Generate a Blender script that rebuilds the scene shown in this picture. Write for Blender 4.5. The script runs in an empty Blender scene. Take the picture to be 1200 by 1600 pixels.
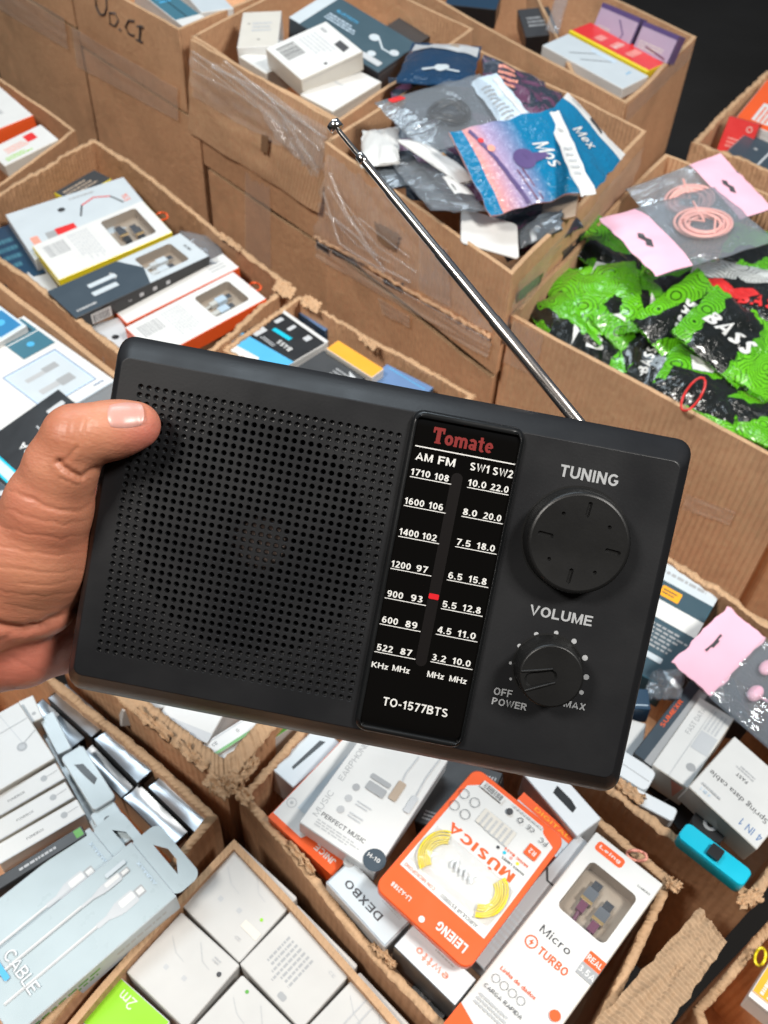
import bpy, bmesh, math, random
import numpy as np
from mathutils import Vector, Matrix, noise
random.seed(7)
scene = bpy.context.scene
COL = scene.collection

# ------------------------------------------------------------------ camera
FPX = 1514.0; PITCH = math.radians(47.8); ROLL = math.radians(3.76)
CAM = Vector((0, 0, .63))
_f = Vector((0, math.cos(PITCH), -math.sin(PITCH)))
_r0 = Vector((1, 0, 0)); _u0 = Vector((0, math.sin(PITCH), math.cos(PITCH)))
_r = _r0 * math.cos(ROLL) + _u0 * math.sin(ROLL)
_u = -_r0 * math.sin(ROLL) + _u0 * math.cos(ROLL)
CAMROT = Matrix((_r, _u, -_f)).transposed()
cd = bpy.data.cameras.new('camera'); cam = bpy.data.objects.new('camera', cd); COL.objects.link(cam)
cam.matrix_world = Matrix.Translation(CAM) @ CAMROT.to_4x4()
cd.sensor_fit = 'VERTICAL'; cd.sensor_height = 24; cd.sensor_width = 18
cd.lens = 24 * FPX / 1600; cd.clip_start = .01; cd.clip_end = 60
cd.dof.use_dof = True; cd.dof.focus_distance = .375; cd.dof.aperture_fstop = 14
scene.camera = cam
scene.view_settings.view_transform = 'Standard'; scene.view_settings.look = 'None'
scene.view_settings.exposure = -0.12; scene.view_settings.gamma = 1

# ------------------------------------------------------------------ light
w = bpy.data.worlds.new('World'); scene.world = w; w.use_nodes = True
bg = w.node_tree.nodes['Background']; bg.inputs[1].default_value = .17
_n = w.node_tree.nodes.new; _tc = _n('ShaderNodeTexCoord'); _sp = _n('ShaderNodeSeparateXYZ'); _cr = _n('ShaderNodeValToRGB'); _mr = _n('ShaderNodeMapRange')
w.node_tree.links.new(_tc.outputs['Generated'], _sp.inputs[0]); w.node_tree.links.new(_sp.outputs['Y'], _mr.inputs[0]); _mr.inputs[1].default_value = -1
w.node_tree.links.new(_mr.outputs[0], _cr.inputs[0]); w.node_tree.links.new(_cr.outputs[0], bg.inputs[0])
_cr.color_ramp.elements[0].color = (.20, .16, .13, 1); _cr.color_ramp.elements[0].position = .2; _cr.color_ramp.elements[1].color = (.72, .82, 1, 1); _cr.color_ramp.elements[1].position = .8
def area(name, loc, target, sx, sy, power, col):
    l = bpy.data.lights.new(name, 'AREA'); l.shape = 'RECTANGLE'; l.size = sx; l.size_y = sy
    l.energy = power; l.color = col
    o = bpy.data.objects.new(name, l); COL.objects.link(o); o.location = loc
    o.rotation_euler = (Vector(target) - Vector(loc)).to_track_quat('-Z', 'Y').to_euler()
    return o
area('ceiling_or_fill_lamp', (1.15, -.15, 2.1), (.0, .8, 0), .5, .35, 60, (1, .965, .91))
area('ceiling_or_fill_lamp', (-.45, 1.7, 2.2), (-.1, .8, 0), 1.6, .4, 34, (.78, .91, 1))
area('ceiling_or_fill_lamp', (-1.0, -.25, 2.0), (.1, 1.2, 0), .5, .35, 46, (1, .95, .88))  # added fill light, brightens the carton walls facing the camera

# ------------------------------------------------------------------ maths
def ray(px, py):
    return _f + _r * ((px - 600) / FPX) - _u * ((py - 800) / FPX)
def at(px, py, z):
    d = ray(px, py); return CAM + d * ((z - CAM.z) / d.z)
def on_plane(px, py, p, n):
    d = ray(px, py); return CAM + d * ((Vector(p) - CAM).dot(n) / d.dot(n))

_RN = np.array(_r); _UN = np.array(_u); _FN = np.array(_f); _CN = np.array(CAM)
def proj(P):
    Q = P - _CN; z = Q @ _FN
    return np.stack([600 + FPX * (Q @ _RN) / z, 800 - FPX * (Q @ _UN) / z], 1)
def fit(quad, z, reg=60.0):
    """true rectangle lying (almost) level at height z whose corners fall on quad; returns matrix, w, h"""
    q = np.array(quad, float)
    W = np.array([at(x, y, z) for x, y in quad])
    c = W.mean(0); ux = (W[1] - W[0] + W[2] - W[3]) / 2; vy = (W[0] - W[3] + W[1] - W[2]) / 2
    a0 = (math.atan2(ux[1], ux[0]) + math.atan2(vy[1], vy[0]) - math.pi / 2) / 2
    if abs(a0 - math.atan2(ux[1], ux[0])) > 1.2: a0 = math.atan2(ux[1], ux[0])
    p = np.array([c[0], c[1], a0, 0, 0, np.linalg.norm(ux), np.linalg.norm(vy)])
    def frame(p):
        ca, sa = math.cos(p[2]), math.sin(p[2])
        n = np.array([p[3], p[4], 1.0]); n /= np.linalg.norm(n)
        x = np.array([ca, sa, 0]); x = x - n * x.dot(n); x /= np.linalg.norm(x)
        return x, np.cross(n, x), n
    def res(p):
        x, y, n = frame(p); C = np.array([p[0], p[1], z]); a, b = p[5] / 2, p[6] / 2
        P = np.array([C - x * a + y * b, C + x * a + y * b, C + x * a - y * b, C - x * a - y * b])
        return np.concatenate([(proj(P) - q).ravel(), [p[3] * reg, p[4] * reg]])
    for _ in range(25):
        r = res(p); J = np.stack([(res(p + np.eye(7)[k] * 1e-5) - r) / 1e-5 for k in range(7)], 1)
        p = p - np.linalg.solve(J.T @ J + 1e-3 * np.eye(7), J.T @ r)
    x, y, n = frame(p)
    M = Matrix(((x[0], y[0], n[0], p[0]), (x[1], y[1], n[1], p[1]), (x[2], y[2], n[2], z), (0, 0, 0, 1)))
    return M, abs(p[5]), abs(p[6])

# ------------------------------------------------------------------ materials
MATS = {}
def principled(name):
    m = bpy.data.materials.new(name); m.use_nodes = True
    return m, m.node_tree.nodes['Principled BSDF'], m.node_tree
def paper(name, col, rough=.42, metal=0.0, coat=0.0, var=.05, bump=.04, emit=None):
    """printed card / plastic: colour with faint mottling, rubbed gloss and grain"""
    if name in MATS: return MATS[name]
    m, b, nt = principled(name); N = nt.nodes.new; L = nt.links.new
    tc = N('ShaderNodeTexCoord'); no = N('ShaderNodeTexNoise'); no.inputs['Scale'].default_value = 38; no.inputs['Detail'].default_value = 4
    L(tc.outputs['Object'], no.inputs['Vector'])
    mp = N('ShaderNodeMapRange'); mp.inputs[3].default_value = 1 - var * 1.6; mp.inputs[4].default_value = 1 + var * .6
    L(no.outputs['Fac'], mp.inputs[0])
    mx = N('ShaderNodeVectorMath'); mx.operation = 'SCALE'; mx.inputs[0].default_value = col[:3]; L(mp.outputs[0], mx.inputs['Scale'])
    L(mx.outputs[0], b.inputs['Base Color'])
    mr = N('ShaderNodeMapRange'); mr.inputs[3].default_value = max(.03, rough - .09); mr.inputs[4].default_value = rough + .12
    L(no.outputs['Fac'], mr.inputs[0]); L(mr.outputs[0], b.inputs['Roughness'])
    b.inputs['Metallic'].default_value = metal; b.inputs['Coat Weight'].default_value = coat; b.inputs['Coat Roughness'].default_value = .12
    if bump:
        n2 = N('ShaderNodeTexNoise'); n2.inputs['Scale'].default_value = 26; n2.inputs['Detail'].default_value = 2
        L(tc.outputs['Object'], n2.inputs['Vector'])
        bp = N('ShaderNodeBump'); bp.inputs['Strength'].default_value = bump; bp.inputs['Distance'].default_value = .02
        L(n2.outputs['Fac'], bp.inputs['Height']); L(bp.outputs[0], b.inputs['Normal'])
    MATS[name] = m; return m
PAL = {'white': (.68, .685, .675), 'offwhite': (.66, .63, .57), 'cool': (.54, .60, .64), 'ltblue': (.55, .67, .78), 'grey': (.35, .36, .37),
       'ltgrey': (.52, .54, .56), 'dkgrey': (.045, .047, .05), 'black': (.012, .012, .013), 'ink': (.06, .06, .065), 'faint': (.45, .46, .47),
       'orange': (.82, .11, .02), 'red': (.68, .03, .03), 'dred': (.35, .02, .02), 'yellow': (.82, .66, .02), 'amber': (.85, .38, .02),
       'green': (.10, .35, .05), 'lime': (.27, .62, .02), 'teal': (.05, .16, .22), 'navy': (.012, .045, .09), 'blue': (.03, .20, .42),
       'sky': (.08, .42, .72), 'cyan': (.0, .50, .68), 'pink': (.84, .48, .60), 'rose': (.80, .32, .28), 'brown': (.28, .17, .10),
       'tan': (.42, .33, .25), 'purple': (.10, .07, .20), 'slate': (.045, .065, .085), 'steel': (.045, .085, .11), 'plum': (.16, .04, .08),
       'salmon': (.80, .33, .25), 'lilac': (.45, .36, .50), 'midblue': (.12, .22, .42)}
def mat(key):
    if key in MATS: return MATS[key]
    if key == 'silver': return paper('silver', (.42, .45, .48), .30, .9, 0, .05, .08)
    if key == 'chrome': return paper('chrome', (.72, .70, .68), .13, 1.0, 0, .02, 0)
    if key == 'gunmetal': return paper('gunmetal', (.30, .30, .31), .3, .9, 0, .05, 0)
    if key == 'gold': return paper('gold', (.75, .48, .2), .3, .9, 0, .05, 0)
    if key == 'shinywhite': return paper('shinywhite', (.72, .76, .79), .22, 0, .4, .03, .06)
    return paper(key, PAL[key], .36, 0, .15)

def cardboard(name, col, edge=False, groove=.25):
    m, b, nt = principled(name); N = nt.nodes.new; L = nt.links.new
    tc = N('ShaderNodeTexCoord')
    n1 = N('ShaderNodeTexNoise'); n1.inputs['Scale'].default_value = 9; n1.inputs['Detail'].default_value = 6; n1.inputs['Roughness'].default_value = .65
    L(tc.outputs['Object'], n1.inputs['Vector'])
    n2 = N('ShaderNodeTexNoise'); n2.inputs['Scale'].default_value = 160; n2.inputs['Detail'].default_value = 3
    L(tc.outputs['Object'], n2.inputs['Vector'])
    cr = N('ShaderNodeValToRGB'); e = cr.color_ramp.elements
    e[0].position = .25; e[0].color = tuple(c * .80 for c in col) + (1,)
    e[1].position = .72; e[1].color = tuple(min(1, c * 1.16) for c in col) + (1,)
    L(n1.outputs['Fac'], cr.inputs[0])
    mx = N('ShaderNodeMixRGB'); mx.blend_type = 'OVERLAY'; mx.inputs[0].default_value = .22
    L(cr.outputs[0], mx.inputs[1]); L(n2.outputs['Fac'], mx.inputs[2]); n4 = N('ShaderNodeTexNoise'); n4.inputs['Scale'].default_value = 5; n4.inputs['Detail'].default_value = 8; n4.inputs['Roughness'].default_value = .75; L(tc.outputs['Object'], n4.inputs['Vector'])
    r4 = N('ShaderNodeMapRange'); r4.inputs[1].default_value = .52; r4.inputs[2].default_value = .68; r4.inputs[3].default_value = 1; r4.inputs[4].default_value = .72; L(n4.outputs['Fac'], r4.inputs[0])
    vm = N('ShaderNodeVectorMath'); vm.operation = 'SCALE'; L(mx.outputs[0], vm.inputs[0]); L(r4.outputs[0], vm.inputs['Scale']); L(vm.outputs[0], b.inputs['Base Color'])
    vo = N('ShaderNodeTexVoronoi'); vo.feature = 'DISTANCE_TO_EDGE'; vo.inputs['Scale'].default_value = 3.5; dsp = N('ShaderNodeVectorMath'); dsp.operation = 'MULTIPLY_ADD'; dsp.inputs[1].default_value = (.06, .06, .06); L(n1.outputs['Color'], dsp.inputs[0]); L(tc.outputs['Object'], dsp.inputs[2]); L(dsp.outputs[0], vo.inputs['Vector'])
    cz = N('ShaderNodeMapRange'); cz.inputs[2].default_value = .02; cz.inputs[3].default_value = -.12; cz.inputs[4].default_value = 0; L(vo.outputs['Distance'], cz.inputs[0])
    b.inputs['Roughness'].default_value = .68; b.inputs['Specular IOR Level'].default_value = .35
    wv = N('ShaderNodeTexWave'); wv.inputs['Scale'].default_value = 5.2 if not edge else 7; wv.inputs['Distortion'].default_value = .5 if not edge else 4
    wv.inputs['Detail'].default_value = 1
    L(tc.outputs['UV'], wv.inputs['Vector'])
    sc = N('ShaderNodeMath'); sc.operation = 'MULTIPLY'; sc.inputs[1].default_value = groove if not edge else .12
    L(wv.outputs['Fac'], sc.inputs[0])
    a0 = N('ShaderNodeMath'); L(n1.outputs['Fac'], a0.inputs[0]); L(cz.outputs[0], a0.inputs[1])
    ad = N('ShaderNodeMath'); L(sc.outputs[0], ad.inputs[0]); L(a0.outputs[0], ad.inputs[1])
    n3 = N('ShaderNodeMath'); n3.operation = 'MULTIPLY_ADD'; n3.inputs[1].default_value = .5; L(n2.outputs['Fac'], n3.inputs[0]); L(ad.outputs[0], n3.inputs[2])
    bp = N('ShaderNodeBump'); bp.inputs['Strength'].default_value = .5 if not edge else .8; bp.inputs['Distance'].default_value = .004
    L(n3.outputs[0], bp.inputs['Height']); L(bp.outputs[0], b.inputs['Normal'])
    MATS[name] = m; return m
cardboard('cardboard', (.64, .375, .215), groove=.35); cardboard('cardboard_light', (.70, .43, .255), groove=1.0); cardboard('flap_board', (.44, .29, .175), groove=1.6)
cardboard('cardboard_dark', (.50, .285, .16)); cardboard('cardboard_edge', (.50, .315, .18), edge=True)

def film(name, tint=(.9, .93, .95), base=.10, bumpscale=22, strength=.8, rough=.12, haze=.06, hazecol=(.7, .75, .8), blend=.12):
    """thin clear plastic: mostly see-through, glossy by Fresnel, faint milky body"""
    m = bpy.data.materials.new(name); m.use_nodes = True; nt = m.node_tree; N = nt.nodes.new; L = nt.links.new
    nt.nodes.clear(); out = N('ShaderNodeOutputMaterial')
    tr = N('ShaderNodeBsdfTransparent'); tr.inputs[0].default_value = (*tint, 1)
    gl = N('ShaderNodeBsdfGlossy'); gl.inputs['Roughness'].default_value = rough; gl.inputs[0].default_value = (.95, .97, 1, 1)
    df = N('ShaderNodeBsdfDiffuse'); df.inputs[0].default_value = (*hazecol, 1)
    lw = N('ShaderNodeLayerWeight'); lw.inputs['Blend'].default_value = .3
    tc = N('ShaderNodeTexCoord'); mp = N('ShaderNodeMapping'); mp.inputs['Scale'].default_value = (1, 3.2, 1); mp.inputs['Rotation'].default_value = (0, .3, .6)
    no = N('ShaderNodeTexNoise'); no.inputs['Scale'].default_value = bumpscale; no.inputs['Detail'].default_value = 5; no.inputs['Distortion'].default_value = .8
    L(tc.outputs['Object'], mp.inputs[0]); L(mp.outputs[0], no.inputs['Vector'])
    bp = N('ShaderNodeBump'); bp.inputs['Strength'].default_value = strength; bp.inputs['Distance'].default_value = .01
    L(no.outputs['Fac'], bp.inputs['Height']); L(bp.outputs[0], gl.inputs['Normal']); L(bp.outputs[0], lw.inputs['Normal'])
    m1 = N('ShaderNodeMixShader'); m1.inputs[0].default_value = haze; L(tr.outputs[0], m1.inputs[1]); L(df.outputs[0], m1.inputs[2])
    ma = N('ShaderNodeMath'); ma.operation = 'MULTIPLY_ADD'; ma.inputs[1].default_value = blend; ma.inputs[2].default_value = base; ma.use_clamp = True; L(lw.outputs['Facing'], ma.inputs[0])
    m2 = N('ShaderNodeMixShader'); L(ma.outputs[0], m2.inputs[0]); L(m1.outputs[0], m2.inputs[1]); L(gl.outputs[0], m2.inputs[2])
    L(m2.outputs[0], out.inputs['Surface']); MATS[name] = m; return m
film('clear_film', tint=(1, 1, 1), base=.05, strength=1, bumpscale=26, rough=.07, haze=.11, hazecol=(.88, .88, .88), blend=.12); film('window_film', base=.04, strength=.15, haze=.03, rough=.06, blend=.05)
film('bag_film', tint=(1, 1, 1), base=.09, bumpscale=20, strength=.7, rough=.08, haze=.10, hazecol=(.7, .75, .8), blend=.15)
film('grey_film', tint=(.8, .84, .9), base=.09, bumpscale=20, strength=.6, rough=.09, haze=.60, hazecol=(.17, .20, .23), blend=.15)
film('packing_tape', tint=(1, .95, .88), base=.07, bumpscale=34, strength=.5, rough=.12, haze=.26, hazecol=(.85, .74, .64), blend=.08)

def glossy_bag(name, c1, c2=None, rings=False, thr=.5, band=None, rough=.2, bc=(.008, .010, .009)):
    m, b, nt = principled(name); N = nt.nodes.new; L = nt.links.new
    tc = N('ShaderNodeTexCoord'); no = N('ShaderNodeTexNoise'); no.inputs['Scale'].default_value = 14; no.inputs['Detail'].default_value = 3; no.inputs['Distortion'].default_value = 1
    L(tc.outputs['UV'], no.inputs['Vector'])
    last = None
    if rings:
        sc = N('ShaderNodeVectorMath'); sc.operation = 'SCALE'; sc.inputs['Scale'].default_value = 1.0; L(tc.outputs['UV'], sc.inputs[0])
        vo = N('ShaderNodeTexVoronoi'); vo.inputs['Scale'].default_value = 3.2; L(sc.outputs[0], vo.inputs['Vector'])
        mu = N('ShaderNodeMath'); mu.operation = 'MULTIPLY'; mu.inputs[1].default_value = 62; L(vo.outputs['Distance'], mu.inputs[0])
        si = N('ShaderNodeMath'); si.operation = 'SINE'; L(mu.outputs[0], si.inputs[0])
        gt = N('ShaderNodeMath'); gt.operation = 'GREATER_THAN'; gt.inputs[1].default_value = .78; L(si.outputs[0], gt.inputs[0])
        m1 = N('ShaderNodeMixRGB'); m1.inputs[1].default_value = (*c1, 1); m1.inputs[2].default_value = (*[c * .16 for c in c1], 1); L(gt.outputs[0], m1.inputs[0])
        last = m1.outputs[0]
    if c2:
        n2 = N('ShaderNodeTexNoise'); n2.inputs['Scale'].default_value = 3.4; n2.inputs['Detail'].default_value = 2; n2.inputs['Distortion'].default_value = 1.5
        L(tc.outputs['UV'], n2.inputs['Vector'])
        g2 = N('ShaderNodeMath'); g2.operation = 'GREATER_THAN'; g2.inputs[1].default_value = thr; L(n2.outputs['Fac'], g2.inputs[0])
        m2 = N('ShaderNodeMixRGB'); m2.inputs[2].default_value = (*c2, 1); L(g2.outputs[0], m2.inputs[0])
        if last: L(last, m2.inputs[1])
        else: m2.inputs[1].default_value = (*c1, 1)
        last = m2.outputs[0]
    if band:
        A_, B_, C_, W_, D_ = band; sx = N('ShaderNodeSeparateXYZ'); L(tc.outputs['UV'], sx.inputs[0]); nn = N('ShaderNodeTexNoise'); nn.inputs['Scale'].default_value = 5; nn.inputs['Detail'].default_value = 1; L(tc.outputs['UV'], nn.inputs['Vector'])
        q1 = N('ShaderNodeMath'); q1.operation = 'MULTIPLY_ADD'; q1.inputs[1].default_value = A_; q1.inputs[2].default_value = C_; L(sx.outputs[0], q1.inputs[0])
        q2 = N('ShaderNodeMath'); q2.operation = 'MULTIPLY_ADD'; q2.inputs[1].default_value = B_; L(sx.outputs[1], q2.inputs[0]); L(q1.outputs[0], q2.inputs[2])
        q3 = N('ShaderNodeMath'); q3.operation = 'MULTIPLY_ADD'; q3.inputs[1].default_value = D_; L(nn.outputs['Fac'], q3.inputs[0]); L(q2.outputs[0], q3.inputs[2])
        q4 = N('ShaderNodeMath'); q4.operation = 'ABSOLUTE'; L(q3.outputs[0], q4.inputs[0]); q5 = N('ShaderNodeMath'); q5.operation = 'LESS_THAN'; q5.inputs[1].default_value = W_; L(q4.outputs[0], q5.inputs[0])
        m3 = N('ShaderNodeMixRGB'); m3.inputs[2].default_value = (*bc, 1); L(q5.outputs[0], m3.inputs[0])
        if last: L(last, m3.inputs[1])
        else: m3.inputs[1].default_value = (*c1, 1)
        last = m3.outputs[0]
    if last: L(last, b.inputs['Base Color'])
    else: b.inputs['Base Color'].default_value = (*c1, 1)
    b.inputs['Roughness'].default_value = rough; b.inputs['Coat Weight'].default_value = .6; b.inputs['Coat Roughness'].default_value = .07
    bp = N('ShaderNodeBump'); bp.inputs['Strength'].default_value = .3; bp.inputs['Distance'].default_value = .010
    L(no.outputs['Fac'], bp.inputs['Height']); L(bp.outputs[0], b.inputs['Normal'])
    MATS[name] = m; return m
glossy_bag('green_print', (.11, .45, .012), None, True, band=(.6, .8, -.95, .13, .35)); glossy_bag('green_deep', (.035, .17, .008), None, True, band=(.5, -.7, -.05, .16, .4))
glossy_bag('green_plain', (.13, .50, .012), None, True)
glossy_bag('green_band', (.13, .50, .012), None, True, band=(1, .45, -.80, .19, .25)); glossy_bag('green_half', (.11, .46, .012), None, True, band=(.1, 1, -1.08, .42, .35))
glossy_bag('green_mid', (.10, .42, .012), None, True, band=(1, 0, -.62, .27, .25)); glossy_bag('swirl_half', (.60, .64, .64), None, True, band=(.1, 1, -1.0, .42, .3))
glossy_bag('black_print', (.01, .012, .011)); glossy_bag('white_print', (.62, .66, .66), None, True)
glossy_bag('blue_print', (.003, .17, .35)); glossy_bag('dark_print', (.03, .04, .06), (.12, .05, .10)); glossy_bag('navy_print', (.006, .04, .10))
def sunset():
    m = glossy_bag('sunset_print', (.5, .2, .2)); nt = m.node_tree; b = nt.nodes['Principled BSDF']; N = nt.nodes.new
    tc = N('ShaderNodeTexCoord'); sx = N('ShaderNodeSeparateXYZ'); nt.links.new(tc.outputs['UV'], sx.inputs[0])
    cr = N('ShaderNodeValToRGB'); cr.color_ramp.elements[0].color = (.72, .30, .25, 1); cr.color_ramp.elements[0].position = .1
    cr.color_ramp.elements[1].color = (.003, .17, .35, 1); cr.color_ramp.elements[1].position = .62
    e = cr.color_ramp.elements.new(.32); e.color = (.38, .30, .48, 1)
    nt.links.new(sx.outputs[0], cr.inputs[0]); nt.links.new(cr.outputs[0], b.inputs['Base Color'])
sunset()

# ------------------------------------------------------------------ objects
def tag(o, label=None, cat=None, group=None, kind=None):
    if label: o['label'] = label
    if cat: o['category'] = cat
    if group: o['group'] = group
    if kind: o['kind'] = kind
    return o
def link(name, me, parent=None, M=None):
    o = bpy.data.objects.new(name, me); COL.objects.link(o)
    if parent: o.parent = parent
    if M is not None: o.matrix_local = M if parent else M
    return o
def empty(name, M):
    o = bpy.data.objects.new(name, None); COL.objects.link(o); o.matrix_world = M; o.empty_display_size = .02
    return o
class Mesh:
    """collects polygons with material keys and uvs"""
    def __init__(s): s.v = []; s.f = []; s.m = []; s.keys = []; s.uv = []; s.sm = []
    def key(s, k):
        if k not in s.keys: s.keys.append(k)
        return s.keys.index(k)
    def add(s, verts, faces, k, uvs=None, smooth=False, M=None):
        b = len(s.v)
        s.v += [tuple(M @ Vector(p)) if M is not None else tuple(p) for p in verts]
        i = s.key(k)
        for f in faces:
            s.f.append([b + a for a in f]); s.m.append(i); s.sm.append(smooth)
            s.uv.append([uvs[a] for a in f] if uvs is not None else [(verts[a][0] * 6, verts[a][1] * 6) for a in f])
    def build(s, name, parent=None, M=None):
        me = bpy.data.meshes.new(name); me.from_pydata(s.v, [], s.f)
        for k in s.keys: me.materials.append(mat(k))
        me.polygons.foreach_set('material_index', s.m); me.polygons.foreach_set('use_smooth', s.sm)
        ul = me.uv_layers.new(name='UVMap'); flat = [c for f in s.uv for u in f for c in u[:2]]
        ul.data.foreach_set('uv', flat); me.validate(); me.update()
        return link(name, me, parent, M)
def rrect(x0, y0, x1, y1, r, n=3):
    r = min(r, abs(x1 - x0) * .49, abs(y1 - y0) * .49); out = []
    for cx, cy, a in ((x1 - r, y1 - r, 0), (x0 + r, y1 - r, 90), (x0 + r, y0 + r, 180), (x1 - r, y0 + r, 270)):
        for i in range(n + 1):
            t = math.radians(a + 90 * i / n); out.append((cx + r * math.cos(t), cy + r * math.sin(t)))
    return out
def loft(mesh, rings, k, smooth=True, close=True, M=None):
    n = len(rings[0]); v = [p for r in rings for p in r]; f = []
    for i in range(len(rings) - 1):
        for j in range(n if close else n - 1):
            f.append([i * n + j, i * n + (j + 1) % n, (i + 1) * n + (j + 1) % n, (i + 1) * n + j])
    mesh.add(v, f, k, smooth=smooth, M=M)
def fillpoly(loops, z=0.0):
    """triangulated flat region, first loop outer, others holes"""
    bm = bmesh.new()
    es = []
    for lp in loops:
        vs = [bm.verts.new((p[0], p[1], z)) for p in lp]
        es += [bm.edges.new((vs[i], vs[(i + 1) % len(vs)])) for i in range(len(vs))]
    bmesh.ops.triangle_fill(bm, use_beauty=True, use_dissolve=False, edges=es, normal=(0, 0, 1))
    bm.verts.index_update(); V = [tuple(v.co) for v in bm.verts]; F = []
    for f in bm.faces:
        idx = [v.index for v in f.verts]
        F.append(idx if f.normal.z > 0 else idx[::-1])
    bm.free(); return V, F
def tube(mesh, pts, rad, k, n=8, M=None, caps=True):
    pts = [Vector(p) for p in pts]; rings = []
    up = Vector((0, 0, 1))
    for i, p in enumerate(pts):
        d = (pts[min(i + 1, len(pts) - 1)] - pts[max(i - 1, 0)]).normalized()
        a = d.cross(up); a = d.cross(Vector((1, 0, 0))) if a.length < .05 else a
        a.normalize(); b = d.cross(a); r = rad[i] if isinstance(rad, (list, tuple)) else rad
        rings.append([tuple(p + (a * math.cos(t) + b * math.sin(t)) * r) for t in [2 * math.pi * j / n for j in range(n)]])
    loft(mesh, rings, k, True, True, M)
    if caps:
        mesh.add(rings[0], [list(range(n))[::-1]], k, M=M); mesh.add(rings[-1], [list(range(n))], k, M=M)

# ------------------------------------------------------------------ printed artwork
_TX = {}
def textgeo(s, bold=0.0, shear=0.0, space=1.0):
    key = (s, bold, shear, space)
    if key in _TX: return _TX[key]
    c = bpy.data.curves.new('lettering', 'FONT'); c.body = s; c.size = 1; c.offset = bold; c.shear = shear; c.resolution_u = 3; c.space_character = space
    c.fill_mode = 'FRONT'
    o = bpy.data.objects.new('lettering', c); COL.objects.link(o)
    dg = bpy.context.evaluated_depsgraph_get(); me = bpy.data.meshes.new_from_object(o.evaluated_get(dg))
    V = np.array([v.co[:2] for v in me.vertices]) if len(me.vertices) else np.zeros((1, 2)); Fc = [list(p.vertices) for p in me.polygons]
    bpy.data.objects.remove(o); bpy.data.curves.remove(c); bpy.data.meshes.remove(me)
    lo, hi = V.min(0), V.max(0); V = (V - (lo + hi) / 2); _TX[key] = (V, Fc, hi - lo); return _TX[key]
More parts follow.
